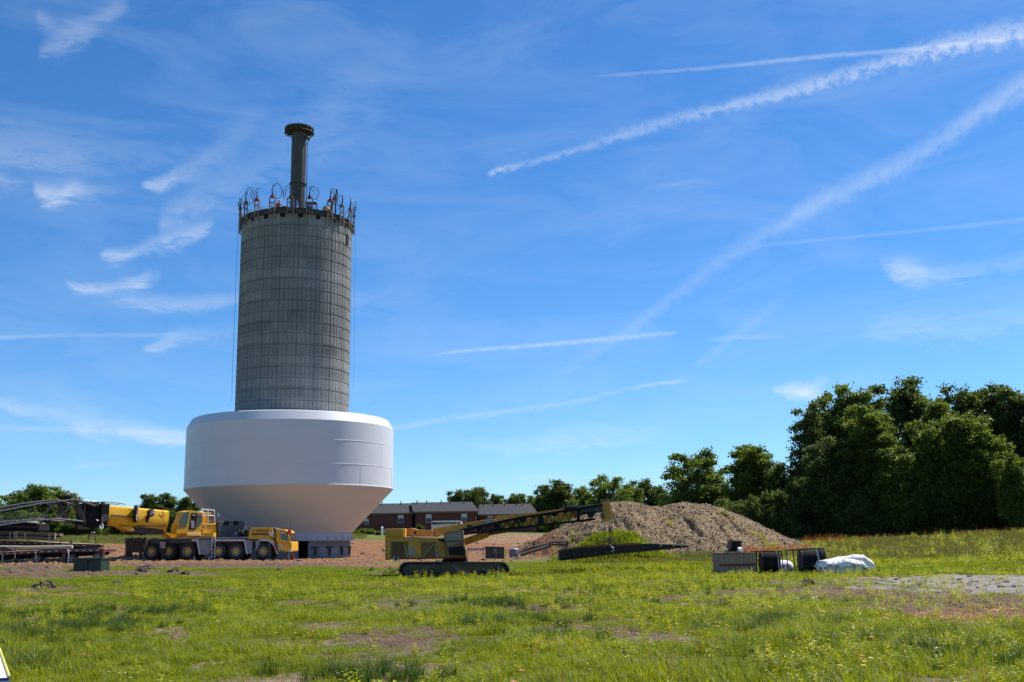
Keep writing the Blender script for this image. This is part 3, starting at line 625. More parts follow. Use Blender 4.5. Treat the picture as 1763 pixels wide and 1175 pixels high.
# ------------------------------------------------------------------ dirt mound
def mound():
    prof = [(850,952),(875,948),(900,938),(930,926),(960,910),(1000,888),(1030,873),(1050,866.5),(1075,864),(1100,866),(1125,873),(1140,874),(1155,868.5),(1175,866.5),(1215,868.5),(1250,879),(1300,900),(1350,924),(1385,936),(1410,944)]
    Yr = 101.0; xs = []; zs = []
    for x, y in prof: p = P(x, y, Yr); xs.append(p.x); zs.append(p.z)
    X = np.linspace(xs[0], xs[-1], 330); Yv = np.linspace(87.5, 115, 190)
    XX, YY = np.meshgrid(X, Yv, indexing='ij'); ridge = np.interp(XX, xs, zs); base = ground(XX.ravel(), YY.ravel()).reshape(XX.shape)-.3
    h = np.maximum(ridge-base, 0)
    wl = (YY-Yr)/np.where(YY < Yr, 2.2+h*2.0, 3.0+h*1.6)
    f = np.clip(1-np.abs(wl)**1.35, 0, 1)
    f = np.where(np.abs(wl) < .25, 1-(np.abs(wl)/.25)**2*(.25**1.35), f)
    z = base+h*f
    sl = np.clip(f*(1-f)*4, 0, 1)
    g = np.abs(np.sin(XX*1.15+.35*YY+1.2*np.sin(XX*.31)))*.6+np.abs(np.sin(XX*2.7+.5*YY+2*np.sin(XX*.7)))*.35
    z = z-.5*sl*(1-g)**2*np.clip(h/3, 0, 1)-.25*np.clip(_h(XX*.6, YY*.5, 8)-.3, 0, 1)*np.clip(h/2, 0, 1)+.06*_h(XX*1.7, YY*1.9, 5)*np.clip(h, 0, 1)+.03*_h(XX*4.9, YY*5.3, 9)*np.clip(h, 0, 1)
    z += nr.normal(0, .022, z.shape)*np.clip(h*2, 0, 1)
    n0, n1 = XX.shape; I = np.arange(n0*n1).reshape(n0, n1)
    q = np.stack([I[:-1, :-1], I[1:, :-1], I[1:, 1:], I[:-1, 1:]], -1).reshape(-1, 4)
    me = bpy.data.meshes.new('dirt_mound'); me.from_pydata(np.stack([XX, YY, z], -1).reshape(-1, 3).tolist(), [], q.tolist()); me.polygons.foreach_set('use_smooth', [True]*len(q))
    o = bpy.data.objects.new('dirt_mound', me); COL.objects.link(o); tag(o, kind='structure')
    red = np.clip((-(XX-P(985, 900, Yr).x)/3+.2*_h(XX, YY)), 0, 1)*.9
    right = np.clip(1-(z-base)/.9+.25*_h(XX*1.2, YY*1.5), 0, 1)*(XX > P(1180, 900, Yr).x)
    at = me.attributes.new('clay', 'FLOAT', 'POINT'); at.data.foreach_set('value', np.maximum(red, right).ravel().astype(np.float32))
    m = bpy.data.materials.new('mound_soil'); m.use_nodes = True; t = m.node_tree; b = t.nodes['Principled BSDF']
    pos = nd(t, 'ShaderNodeNewGeometry').outputs['Position']; nf = noise(t, pos, 5.5, 8, .75, .4); nb = noise(t, pos, .6, 5, .65, .6); vo = nd(t, 'ShaderNodeTexVoronoi'); vo.inputs['Scale'].default_value = 5.5; t.links.new(pos, vo.inputs['Vector'])
    f = mth(t, 'ADD', mth(t, 'MULTIPLY', nf, .75), mth(t, 'MULTIPLY', nb, .3))
    c = ramp(t, f, [(.38, (.055, .033, .017)), (.46, (.15, .098, .05)), (.56, (.26, .182, .102)), (.68, (.48, .385, .26))])
    stone = mth(t, 'LESS_THAN', vo.outputs['Distance'], .17); wn = nd(t, 'ShaderNodeMix', data_type='RGBA'); t.links.new(mth(t, 'MULTIPLY', stone, mth(t, 'GREATER_THAN', nf, .5)), wn.inputs[0]); t.links.new(c, wn.inputs[6]); wn.inputs[7].default_value = (.60, .55, .47, 1); c = wn.outputs[2]
    a = nd(t, 'ShaderNodeAttribute'); a.attribute_name = 'clay'
    cc = ramp(t, nf, [(.35, (.1, .04, .02)), (.5, (.24, .105, .05)), (.7, (.36, .22, .14))])
    c = mixc(t, mth(t, 'MULTIPLY_ADD', mth(t, 'ADD', a.outputs['Fac'], mth(t, 'MULTIPLY_ADD', nf, 1.2, -.6)), 2.2, -.5, True), c, cc)
    t.links.new(c, b.inputs['Base Color']); b.inputs['Roughness'].default_value = .95; b.inputs['Specular IOR Level'].default_value = .1
    bn = nd(t, 'ShaderNodeBump'); bn.inputs['Distance'].default_value = .14; t.links.new(nf, bn.inputs['Height']); t.links.new(bn.outputs[0], b.inputs['Normal'])
    me.materials.append(m)
    return XX, YY, z, h
MX, MY, MZ, MH = mound()

# ------------------------------------------------------------------ row houses behind
M_brick = pm('red_brick', (.15, .045, .035), (.11, .032, .028), 6, .85, .004)
M_roof = pm('charcoal_shingles', (.022, .022, .027), (.038, .038, .044), 9, .9, .01)
M_trim = pm('eave_trim', (.22, .14, .12), (.18, .11, .1), 3, .6)
M_pane = pm('window_glass', (.03, .035, .045), (.06, .07, .08), .6, .12); M_blind = pm('white_blind', (.6, .6, .62), (.52, .52, .55), 8, .6)
def house(x0, x1, rx0, rx1, yr, ye, wins, label, Y=188.0, yb=931):
    a = P(x0, ye, Y); b = P(x1, ye, Y); zb = gz(a.x, Y)-1.0; zr = P(rx0, yr, Y+5).z; r0 = P(rx0, yr, Y+5).x; r1 = P(rx1, yr, Y+5).x
    root = thing('row_house', ((a.x+b.x)/2, Y+5, zb), label, 'house', 'brick row houses behind the site')
    ze = (a.z+b.z)/2; mb = MB(); mb.box((a.x+.3, Y+.4, zb), (b.x-.3, Y+9.6, ze+.05)); mb.build('wall', M_brick, root)
    mb = MB(); mb.box((a.x, Y, ze-.12), (b.x, Y+10, ze+.12)); mb.build('eave', M_trim, root)
    e0, e1 = a.x-.1, b.x+.1; z0 = ze+.12
    vs = [(e0, Y-.1, z0), (e1, Y-.1, z0), (e1, Y+10.1, z0), (e0, Y+10.1, z0), (r0, Y+5, zr), (r1, Y+5, zr)]
    mb = MB(); mb.add(vs, [(0, 1, 5, 4), (1, 2, 5), (2, 3, 4, 5), (3, 0, 4), (0, 3, 2, 1)]); rf = mb.build('roof', M_roof, root)
    for fx in np.linspace(.12, .88, 5):
        vx = r0+(r1-r0)*(fx+rnd.uniform(-.05, .05)); mb = MB(); mb.cone((vx, Y+4.2, zr-.5), (vx, Y+4.2, zr+.35), .09, .09, 8); mb.build('roof_vent', M_dark, rf)
    for (wx, wy0, wy1, ww) in wins:
        w0 = P(wx-ww/2, wy0, Y+.3); w1 = P(wx+ww/2, wy1, Y+.3); mb = MB(); mb.box((w0.x-.08, Y+.3, w1.z-.08), (w1.x+.08, Y+.42, w0.z+.08)); wf = mb.build('window', pm('window_frame_white', (.45, .45, .46), (.4, .4, .42), 2, .5), root)
        zm = (w0.z*.55+w1.z*.45); mb = MB(); mb.box((w0.x, Y+.27, w1.z), (w1.x, Y+.3, zm)); mb.build('lower_pane', M_pane, wf); mb = MB(); mb.box((w0.x, Y+.27, zm+.04), (w1.x, Y+.3, w0.z)); mb.build('upper_pane', M_blind, wf)
    return root
house(560, 712, 570, 707, 868.6, 885.2, [(631, 894, 903, 6), (690, 887.5, 900, 8.5), (662, 912, 922, 5)], 'brick row house directly right of the white tank, two windows showing')
house(712, 822.5, 707.5, 812.5, 865.6, 881.8, [(738, 886.5, 899.5, 8.5), (799, 885.5, 898, 8.5)], 'middle and tallest brick row house with two pale windows', Y=186.5)
house(823, 926, 826, 913.5, 868.9, 886.5, [(844, 889, 894.5, 8)], 'rightmost brick row house behind the crawler crane boom', Y=188.6)

# ------------------------------------------------------------------ trees
M_bark = pm('bark', (.07, .055, .042), (.035, .028, .022), 4, .95, .02, stretch=(1, 1, .25))
L_dark = leafmat('foliage_dark', (.04, .062, .016), (.09, .13, .028), (.15, .18, .05), .46)
L_mid = leafmat('foliage_mid', (.06, .095, .018), (.13, .185, .03), (.19, .22, .05), .48)
L_light = leafmat('foliage_light', (.055, .09, .014), (.12, .175, .025), (.17, .2, .045), .48)
def leaves(cent, nper, spread, size, g, flat=.6):
    "cent (n,3) twig centres -> quads"
    n = len(cent); c = np.repeat(cent, nper, 0)+g.normal(0, spread, (n*nper, 3))*np.array([1, 1, flat])
    m = len(c); u = g.normal(size=(m, 3)); u /= np.linalg.norm(u, axis=1, keepdims=True)
    w = g.normal(size=(m, 3)); w[:, 2] += .9; w -= (w*u).sum(1, keepdims=True)*u; w /= np.linalg.norm(w, axis=1, keepdims=True)
    v = np.cross(w, u); s = size*g.uniform(.6, 1.35, (m, 1))
    V = np.stack([c-u*s, c-v*s*.55, c+u*s, c+v*s*.55], 1).reshape(-1, 3)
    return V, np.arange(m*4).reshape(m, 4)
def crown(seed, H, Rr, lobes, z0=.22, gap=.0, ntw=520, nper=11, size=.2, top_=1.0, lobe_r=(.18, .34)):
    "crown of overlapping limb-end lobes; returns verts, faces, lobe centres"
    g = np.random.default_rng(seed); C = []; 
    for i in range(lobes):
        tt = (i+.5)/lobes; z = z0+(1-z0)*tt*.93; prof = math.sin(math.pi*min(1, (.12+.86*(1-tt)**.75)))**.6 if top_ else 1
        a = i*2.399+g.uniform(-.5, .5); rr = Rr*prof*g.uniform(.35, .78); C.append((rr*math.cos(a), rr*math.sin(a), H*z, Rr*g.uniform(*lobe_r)*(.75+.45*(1-tt))))
    C = np.array(C); cs = []
    for (x, y, z, r) in C:
        n = int(ntw*(r/(Rr*.35))**2/lobes*2.2); d = g.normal(size=(n, 3)); d /= np.linalg.norm(d, axis=1, keepdims=True)
        d[:, 2] = np.where(d[:, 2] < -.35, -d[:, 2], d[:, 2])
        k = g.uniform(.5, 1.0, (n, 1))**.5; bump = 1+.28*np.sin(d[:, :1]*5+x)+.22*np.sin(d[:, 1:2]*7+z)
        cs.append(np.array([x, y, z])+d*r*k*bump*np.array([1, 1, .82]))
    nb = int(ntw*.8); d = g.normal(size=(nb, 3)); d /= np.linalg.norm(d, axis=1, keepdims=True); k = g.uniform(.45, 1, (nb, 1))**.5
    tz = (d[:, 2:]*k*.5+.5); wv = 1+.25*np.sin(d[:, :1]*6+seed)+.2*np.sin(d[:, 1:2]*9+tz*8)
    cs.append(np.concatenate([d[:, :2]*k*Rr*.86*wv*np.sqrt(np.clip(1.15-tz, .1, 1)), H*(z0+(.93-z0)*tz)*(1+.05*np.sin(d[:, :1]*7+d[:, 1:2]*5+seed))], 1))
    cs = np.concatenate(cs)
    if gap: cs = cs[(np.sin(cs[:, 0]*1.9+seed)*np.cos(cs[:, 2]*2.1+cs[:, 1]*1.3)) > gap-1]
    cs = cs[(cs[:, 2] < H*.5) | (np.sin(cs[:, 0]*2.3+seed)*np.sin(cs[:, 1]*2.1+1)*np.cos(cs[:, 2]*1.7) > -.28)]
    cs = cs[cs[:, 2] > H*z0*.45]
    V, F = leaves(cs, nper, size*1.5, size, g)
    return V, F, C
def trunkmb(H, C, r0, seed, z0=.22, lean=0):
    g = random.Random(seed); mb = MB(); pts = []; rs = []
    for i in range(8):
        t_ = i/7; pts.append((math.sin(t_*2.2+seed)*.25+lean*t_, math.cos(t_*1.7+seed)*.2-.2, H*.86*t_-.3*(i == 0))); rs.append(r0*(1-.85*t_)*(1.35 if i == 0 else 1))
    mb.tube(pts, rs, 9)
    for (x, y, z, r) in C:
        zb = max(H*.12, z*.55+g.uniform(-.04, .02)*H); k = min(1, zb/(H*.86)); bx = math.sin(k*2.2+seed)*.25+lean*k; by = math.cos(k*1.7+seed)*.2-.2
        mid_ = ((bx+x)*.5+g.uniform(-.2, .2), (by+y)*.5, (zb+z)*.5+g.uniform(.0, .3)); q = r0*(1-.85*k)
        mb.tube([(bx, by, zb), mid_, (x, y, z)], [q*.55, q*.36, q*.12], 6)
        for j in range(3):
            a = g.uniform(0, 6.28); mb.tube([mid_, (x+r*.7*math.cos(a), y+r*.7*math.sin(a), z+r*.35*g.uniform(-.5, 1))], [q*.22, q*.05], 5)
    return mb
PROTO = {}
def proto(key, **k):
    H = k.pop('H'); Rr = k.pop('R'); r0 = k.pop('r0', .22); V, F, C = crown(H=H, Rr=Rr, **k)
    me = bpy.data.meshes.new('crown_'+key); me.vertices.add(len(V)); me.vertices.foreach_set('co', V.ravel().astype(np.float32))
    me.loops.add(F.size); me.loops.foreach_set('vertex_index', F.ravel().astype(np.int32)); me.polygons.add(len(F)); me.polygons.foreach_set('loop_start', (np.arange(len(F))*4).astype(np.int32)); me.update(calc_edges=True)
    tm = trunkmb(H, C, r0, k['seed'], k.get('z0', .22)); tme = bpy.data.meshes.new('trunk_'+key); tme.from_pydata(tm.v, [], tm.f); tme.polygons.foreach_set('use_smooth', tm.sm); tme.materials.append(M_bark)
    PROTO[key] = (me, tme, H, Rr)
proto('oak', seed=3, H=20, R=5.2, lobes=30, z0=.1, ntw=2000, nper=11, size=.26, r0=.38)
proto('maple', seed=5, H=20, R=4.6, lobes=26, z0=.08, ntw=1900, nper=11, size=.24, r0=.34, lobe_r=(.2, .36))
proto('loose', seed=8, H=20, R=5.0, lobes=34, z0=.14, ntw=1900, nper=10, size=.25, gap=.25, r0=.33, lobe_r=(.14, .27))
proto('open', seed=12, H=12, R=4.4, lobes=19, z0=.2, ntw=950, nper=12, size=.19, gap=.3, r0=.2, lobe_r=(.2, .3))
proto('round', seed=15, H=12, R=4.4, lobes=22, z0=.14, ntw=1100, nper=10, size=.22, r0=.2)
proto('ragged', seed=21, H=12, R=3.6, lobes=24, z0=.12, ntw=1000, nper=10, size=.22, gap=.2, r0=.18, lobe_r=(.24, .4))
proto('shrub', seed=27, H=4.5, R=2.9, lobes=9, z0=.05, ntw=760, nper=10, size=.17, r0=.08, lobe_r=(.35, .55))
MESHV = {}
def tree(key, px, ptop, Y, wpx, mat, label, group, rz=None, cat='tree', sink=.2, name=None):
    cm, tme, H, Rr = PROTO[key]; k = (cm.name, mat.name)
    if k not in MESHV: c_ = cm.copy(); c_.materials.clear(); c_.materials.append(mat); MESHV[k] = c_
    b = P(px, ptop, Y); z0 = gz(b.x, Y)-sink; h = b.z-z0; wid = abs(P(px+wpx/2, ptop, Y).x-P(px-wpx/2, ptop, Y).x)
    root = thing(name or {'oak': 'oak_tree', 'maple': 'maple_tree'}.get(key, 'shrub' if key == 'shrub' else 'broadleaf_tree'), (b.x, Y, z0), label, cat, group)
    sxy = wid/(2*Rr*.93); root.scale = (sxy, sxy, h/(H*1.0)); root.rotation_euler = (0, 0, rnd.uniform(0, 6.28) if rz is None else rz)
    for nm, m_ in (('crown', MESHV[k]), ('trunk', tme)):
        o = bpy.data.objects.new(nm, m_); COL.objects.link(o); o.parent = root
    return root
GW = 'trees of the dark wood on the right'
W_ = [('loose',1395,688,131,92,L_dark,'tall dark tree at the left edge of the big wood, feathery outline'),
 ('oak',1450,658,134,120,L_mid,'tall leafy tree second from the left edge of the big wood'),
 ('maple',1497,694,122,104,L_mid,'rounded brighter green tree bulging forward in the big wood'),
 ('loose',1552,640,134,124,L_dark,'tallest dark tree of the big wood, twiggy top against the sky'),
 ('oak',1612,678,130,100,L_mid,'leafy tree right of the tallest one in the big wood'),
 ('loose',1655,656,137,110,L_dark,'tall dark tree with ragged crest in the right half of the wood'),
 ('oak',1706,655,133,116,L_dark,'tall dark tree near the right edge of the photo'),
 ('maple',1760,662,129,100,L_dark,'tall dark tree cut by the right edge of the photo'),
 ('loose',1815,650,135,120,L_dark,'dark tree just outside the right edge at the back of the wood'),
 ('maple',1855,690,126,110,L_dark,'dark tree beyond the right edge of the photo'),
 ('ragged',1592,722,119,84,L_mid,'shorter brighter tree in the middle front of the big wood'),
 ('oak',1662,705,118,120,L_mid,'broad mid green tree in front of the ragged crest'),
 ('ragged',1742,778,112,66,L_mid,'small mid green tree at the foot of the wood near the right edge'),
 ('ragged',1540,770,118,84,L_mid,'lower mid green tree filling the wood below the tallest crown'),
 ('oak',1430,748,122,104,L_dark,'lower dark tree at the left front of the big wood'),
 ('maple',1290,760,138,96,L_mid,'upright dense tree right of the open pale tree'),
 ('ragged',1340,796,133,70,L_dark,'small dark tree in the dip beside the big wood'),
 ('ragged',1372,820,126,60,L_dark,'low dark tree at the shoulder of the big wood'),
 ('open',1193,776,145,118,L_light,'open light green tree with visible limbs behind the mound'),
 ('ragged',1240,830,142,54,L_light,'small pale tree tucked right of the open tree')]
for a in W_: tree(*a, GW)
for i in range(13):
    px = 1262+i*45; ORD = ['first', 'second', 'third', 'fourth', 'fifth', 'sixth', 'seventh', 'eighth', 'ninth', 'tenth', 'eleventh', 'twelfth', 'thirteenth'] if i == 0 else ORD
    tree('shrub', px, 862-rnd.uniform(-8, 14)-(12 if i > 3 else 0), 126-i*.9+rnd.uniform(-2, 2), rnd.uniform(60, 84), L_dark, ORD[i]+' dark shrub from the left at the foot of the big wood', 'undergrowth at the foot of the wood', cat='shrub')
GM = 'trees on the skyline behind the houses'
for a in [('round',787,843,235,44,L_dark,'small dark tree left end of the row above the middle house roof'),('round',817,838,232,60,L_dark,'roundest dark tree above the middle house roof'),
 ('round',856,850,236,40,L_dark,'little dark tree above the gap between two house roofs'),('ragged',888,849,238,42,L_mid,'flat topped tree above the rightmost roof, left half'),
 ('ragged',915,853,240,40,L_mid,'low pale tree above the right end of the rightmost roof'),('round',935,841,226,40,L_dark,'narrow dark tree left of the twin crested tree'),
 ('ragged',962,826,222,70,L_dark,'twin crested tree above the tip of the crawler boom, tallest left of the mound'),('round',1004,836,228,50,L_mid,'mid green tree between twin crested and broad trees'),
 ('open',1048,819,216,82,L_mid,'broad tree rising right above the left hump of the mound'),('ragged',1080,833,222,50,L_mid,'leafy tree beside the broad tree over the mound'),
 ('round',1105,824,230,58,L_dark,'dark blue green tree above the dip of the mound'),('ragged',1135,836,226,40,L_dark,'small dark tree left of the open pale tree'),
 ('round',1155,845,200,56,L_dark,'low dark tree under the open pale tree'),('ragged',1225,850,190,60,L_dark,'low dark tree between open tree and upright tree'),('round',1275,845,180,60,L_dark,'low dark tree behind the upright tree')]: tree(*a, GM)
GL = 'trees on the left skyline'
for a in [('round',28,852,178,54,L_mid,'tree at the left edge of the photo behind the timber load'),('round',72,833,174,92,L_mid,'big rounded tree rising behind the lattice boom'),
 ('round',114,845,176,62,L_mid,'tree left of the beacon on the lattice boom'),('ragged',255,850,180,32,L_dark,'thin pointed tree at the left of the clump above the yellow boom'),
 ('ragged',287,849,178,50,L_dark,'highest tree of the clump above the yellow boom'),('ragged',322,855,176,50,L_dark,'tree of the clump nearest the white tank'),('round',-20,850,180,70,L_mid,'tree just beyond the left edge of the photo')]: tree(*a, GL)
for i, px in enumerate([-10, 22, 50, 80, 108, 136, 162, 188, 214, 240, 268, 296, 324]):
    tree('shrub', px, 890-rnd.uniform(-4, 10), 160+rnd.uniform(-3, 3), rnd.uniform(38, 52), [L_mid, L_dark][i % 2], ORD[i]+' bush from the left along the field edge behind the truck crane', 'field edge bushes', cat='shrub')
for px, py, Y, w, lb in ((722, 905, 150, 15, 'bright bush showing over the crawler crane body'), (632, 911, 160, 30, 'green bush between tank and crawler crane, left'), (655, 915, 150, 18, 'small green weed bush left of the crawler crane'), (607, 914, 158, 22, 'green bush just right of the tank foot'), (930, 893, 205, 44, 'dark bush at the right end of the rightmost row house'), (960, 893, 200, 46, 'dark bush second to the right of the row houses'), (990, 893, 195, 46, 'dark bush left behind the mound'), (823, 904, 192, 14, 'bush in the gap between middle and rightmost row house')):
    tree('shrub', px, py, Y, w, L_light, lb, 'weeds before the houses', cat='shrub')

# ------------------------------------------------------------------ paints for the machines
M_yel = pm('crane_yellow', (.86, .46, .012), (.76, .39, .01), 2.2, .38, .003, c3=(.32, .17, .03), c3t=.66)
M_yel2 = pm('cab_yellow', (.80, .41, .012), (.68, .33, .012), 3, .4, .002)
M_och = pm('faded_ochre', (.60, .29, .02), (.44, .205, .02), 1.6, .55, .006, c3=(.13, .07, .03), c3t=.6)
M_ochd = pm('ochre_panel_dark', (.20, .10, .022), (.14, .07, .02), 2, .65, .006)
M_grey = pm('dark_grey_paint', (.045, .047, .052), (.075, .075, .08), 2, .5, .004)
M_lgrey = pm('light_grey_paint', (.30, .29, .29), (.22, .21, .21), 2, .5, .004, c3=(.16, .11, .08), c3t=.62)
M_wht = pm('white_paint', (.75, .75, .74), (.6, .59, .57), 3, .5)
M_glass = pm('tinted_glass', (.015, .02, .022), (.03, .04, .045), .8, .08, spec=.8)
M_brown = pm('muddy_steel', (.075, .052, .045), (.04, .03, .028), 3, .75, .01, c3=(.2, .13, .08), c3t=.6)
M_tyre = pm('muddy_tyre', (.018, .017, .016), (.06, .045, .035), 5, .85, .01)
M_maroon = pm('maroon_trailer_paint', (.12, .022, .028), (.07, .02, .022), 4, .6, .003, c3=(.2, .15, .12), c3t=.64)
M_wood = pm('weathered_wood', (.21, .135, .095), (.13, .085, .06), 5, .85, .01, stretch=(.3, 4, 4), c3=(.3, .23, .17), c3t=.6)
M_wood2 = pm('pale_timber', (.46, .38, .28), (.34, .27, .19), 6, .85, .008, stretch=(.3, 4, 4))
M_steel = pm('grey_lattice_steel', (.12, .125, .14), (.07, .075, .085), 5, .45, metal=.3)

def wheel(root, fn, x, y, r, Y0, Y1, rim, hub, mhub, mrim=None):
    "tyre > rim > hub cap; near face at Y0"
    c = P(*fn(x, y), Y0); rr = abs(P(*fn(x+r, y), Y0).x-c.x); w = Y1-Y0
    mb = MB(); prof = [(rr*.55, 0), (rr*.9, .0), (rr*.985, .06), (rr, .14), (rr, w-.14), (rr*.985, w-.06), (rr*.9, w), (rr*.55, w)]
    n = 40; vs = []; k = len(prof)
    for i in range(n):
        a = 2*math.pi*i/n
        for q, (R_, d) in enumerate(prof):
            R2 = R_*(.965 if (i % 2 and 2 <= q <= 5) else 1); vs.append((c.x+R2*math.cos(a), Y0+d, c.z+R2*math.sin(a)))
    mb.add(vs, [(i*k+q, ((i+1) % n)*k+q, ((i+1) % n)*k+q+1, i*k+q+1) for i in range(n) for q in range(k-1)], True)
    ty = mb.build('tyre', M_tyre, root, sharp=40)
    mb = MB(); R1 = rr*rim; mb.add([(c.x+a*math.cos(2*math.pi*i/28), Y0+d, c.z+a*math.sin(2*math.pi*i/28)) for a, d in ((R1, .0), (R1*.9, .02), (R1*.78, .12), (.01, .14)) for i in range(28)],
        [(j*28+i, (j+1)*28+i, (j+1)*28+(i+1) % 28, j*28+(i+1) % 28) for j in range(3) for i in range(28)], True)
    rm = mb.build('rim', mrim or M_lgrey, ty)
    mb = MB(); mb.cone((c.x, Y0+.02, c.z), (c.x, Y0+.16, c.z), rr*hub*.8, rr*hub, 20)
    for i in range(10): a = i*.628; mb.cone((c.x+rr*hub*1.2*math.cos(a), Y0+.09, c.z+rr*hub*1.2*math.sin(a)), (c.x+rr*hub*1.2*math.cos(a), Y0+.14, c.z+rr*hub*1.2*math.sin(a)), .02, .02, 6)
    mb.build('hub', mhub, ty)
def text(s, size, loc, mat, parent, name='lettering', bold=.0, rx=R(90), xs=1.0):
    cu = bpy.data.curves.new(name, 'FONT'); cu.body = s; cu.size = size; cu.extrude = .004; cu.offset = bold
    tmp = bpy.data.objects.new('tmp', cu); COL.objects.link(tmp); dg = bpy.context.evaluated_depsgraph_get(); dg.update()
    me = bpy.data.meshes.new_from_object(tmp.evaluated_get(dg)); bpy.data.objects.remove(tmp); me.materials.clear(); me.materials.append(mat)
    o = bpy.data.objects.new(name, me); COL.objects.link(o); o.rotation_euler = (rx, 0, 0); o.scale = (xs, 1, 1)
    root = parent
    while root.parent is not None: root = root.parent
    o.parent = parent; o.location = Vector(loc)-ORG.get(root.name, Vector()); return o
def stripes(mb, fn, quad, n, Y):
    "every other slanted bar across a quad (crop pixels: top-left, top-right, bottom-right, bottom-left)"
    a, b, c_, d = [Vector(q) for q in quad]
    for i in range(n):
        t0, t1 = (i+.0)/n, (i+.5)/n
        q = [a.lerp(d, t0), b.lerp(c_, t0), b.lerp(c_, t1), a.lerp(d, t1)]
        PR(mb, fn, [tuple(v) for v in q], Y, Y+.02)

def pane(nm, fn, poly, Y, par, mat=M_glass, d=.02): mb = MB(); PR(mb, fn, poly, Y, Y+d); return mb.build(nm, mat, par)
# ------------------------------------------------------------------ truck crane
Y0 = 92.0
b0 = P(*c2(850, 632), Y0); gzt = b0.z
tc_ = thing('truck_crane', (b0.x, Y0+1.5, gzt), 'bright yellow multi axle truck crane, boom pointing left, before the white tank', 'truck crane')
mb = MB(); RC(mb, c2, 95, 428, 1500, 470, Y0+.15, Y0+2.85); RC(mb, c2, 250, 470, 1440, 520, Y0+.9, Y0+2.1); mb.build('chassis', M_grey, tc_, .02)
mb = MB(); RC(mb, c2, 440, 417, 1255, 429, Y0+.02, Y0+2.98); mb.build('deck', M_lgrey, tc_, .01)
mb = MB(); PR(mb, c2, [(85, 422), (290, 422), (290, 560), (85, 560)], Y0-.1, Y0+3.1)
for x in (140, 205, 262): RC(mb, c2, x, 415, x+22, 562, Y0-.2, Y0-.1)
RC(mb, c2, 292, 432, 412, 590, Y0+.3, Y0+2.7); RC(mb, c2, 85, 560, 140, 600, Y0+.1, Y0+.5); mb.build('rear_ballast_box', M_brown, tc_, .03)
for x in (412,):
    mb = MB(); RC(mb, c2, x, 438, x+52, 556, Y0-.35, Y0+.1); ob = mb.build('outrigger_box', M_brown, tc_, .02)
    mb = MB(); RC(mb, c2, x+2, 458, x+54, 520, Y0-.37, Y0-.352); sg = mb.build('warning_plate', M_wht, ob)
    mb = MB(); 
    for i in range(4): PR(mb, c2, [(x+2, 458+i*16+10), (x+54, 458+i*16-6), (x+54, 458+i*16+2), (x+2, 458+i*16+18)], Y0-.385, Y0-.372)
    mb.build('warning_stripes', M_red, sg)
for x, y0, y1 in ((215, 556, 632), (428, 520, 632), (1440, 470, 628)):
    mb = MB(); RC(mb, c2, x, y0, x+22, y1, Y0-.3, Y0-.05); lg = mb.build('outrigger_leg', M_brown, tc_, .015)
    mb = MB(); c_ = P(*c2(x+11, y1+2), Y0-.2); mb.cone((c_.x, Y0-.18, c_.z-.02), (c_.x, Y0-.18, c_.z+.08), .32, .22, 18); mb.build('foot_plate', M_lgrey, lg)
for x in (330, 490, 675, 965, 1135, 1395): wheel(tc_, c2, x, 549, 82, Y0+.02, Y0+.6, .56, .32, M_yel, M_lgrey)
for x in (330, 490, 675, 965, 1135, 1395):
    c_ = P(*c2(x, 549), Y0); mb = MB(); mb.cone((c_.x, Y0+2.4, c_.z), (c_.x, Y0+2.98, c_.z), .74, .74, 24); mb.build('tyre', M_tyre, tc_)
mb = MB(); PR(mb, c2, [(768, 440), (935, 440), (880, 582), (790, 580)], Y0-.02, Y0+.5); mb.build('side_locker', M_lgrey, tc_, .02)
mb = MB(); PR(mb, c2, [(1218, 442), (1290, 442), (1288, 576), (1240, 572)], Y0-.02, Y0+.5); mb.build('side_locker', M_lgrey, tc_, .02)
mb = MB(); PR(mb, c2, [(1322, 444), (1360, 444), (1360, 480), (1322, 560)], Y0, Y0+.45); mb.build('side_locker', M_lgrey, tc_, .02)
mb = MB()
for q in ([(718, 436), (772, 436), (800, 582), (786, 580), (762, 449), (718, 449)], [(935, 436), (1220, 436), (1248, 576), (1234, 574), (1212, 450), (935, 450)], [(1358, 435), (1442, 436), (1490, 462), (1510, 500), (1534, 574), (1522, 576), (1496, 506), (1474, 474), (1436, 450), (1358, 449)]): PR(mb, c2, q, Y0-.09, Y0+.02)
fd = mb.build('fender_trim', M_wht, tc_)
mb = MB(); RC(mb, c2, 725, 450, 765, 459, Y0-.1, Y0); 
for x in (950, 1010, 1070, 1130, 1180): RC(mb, c2, x, 450, x+38, 457, Y0-.1, Y0)
stripes(mb, c2, [(1484, 470), (1508, 470), (1530, 574), (1512, 576)], 6, Y0-.12); mb.build('red_markers', M_red, fd)
mb = MB(); RC(mb, c2, 903, 420, 909, 606, Y0-.14, Y0-.08); RC(mb, c2, 934, 420, 940, 606, Y0-.14, Y0-.08)
for y in (424, 456, 490, 527, 565, 602): RC(mb, c2, 903, y, 940, y+6, Y0-.14, Y0-.08)
mb.build('ladder', M_wht, tc_)
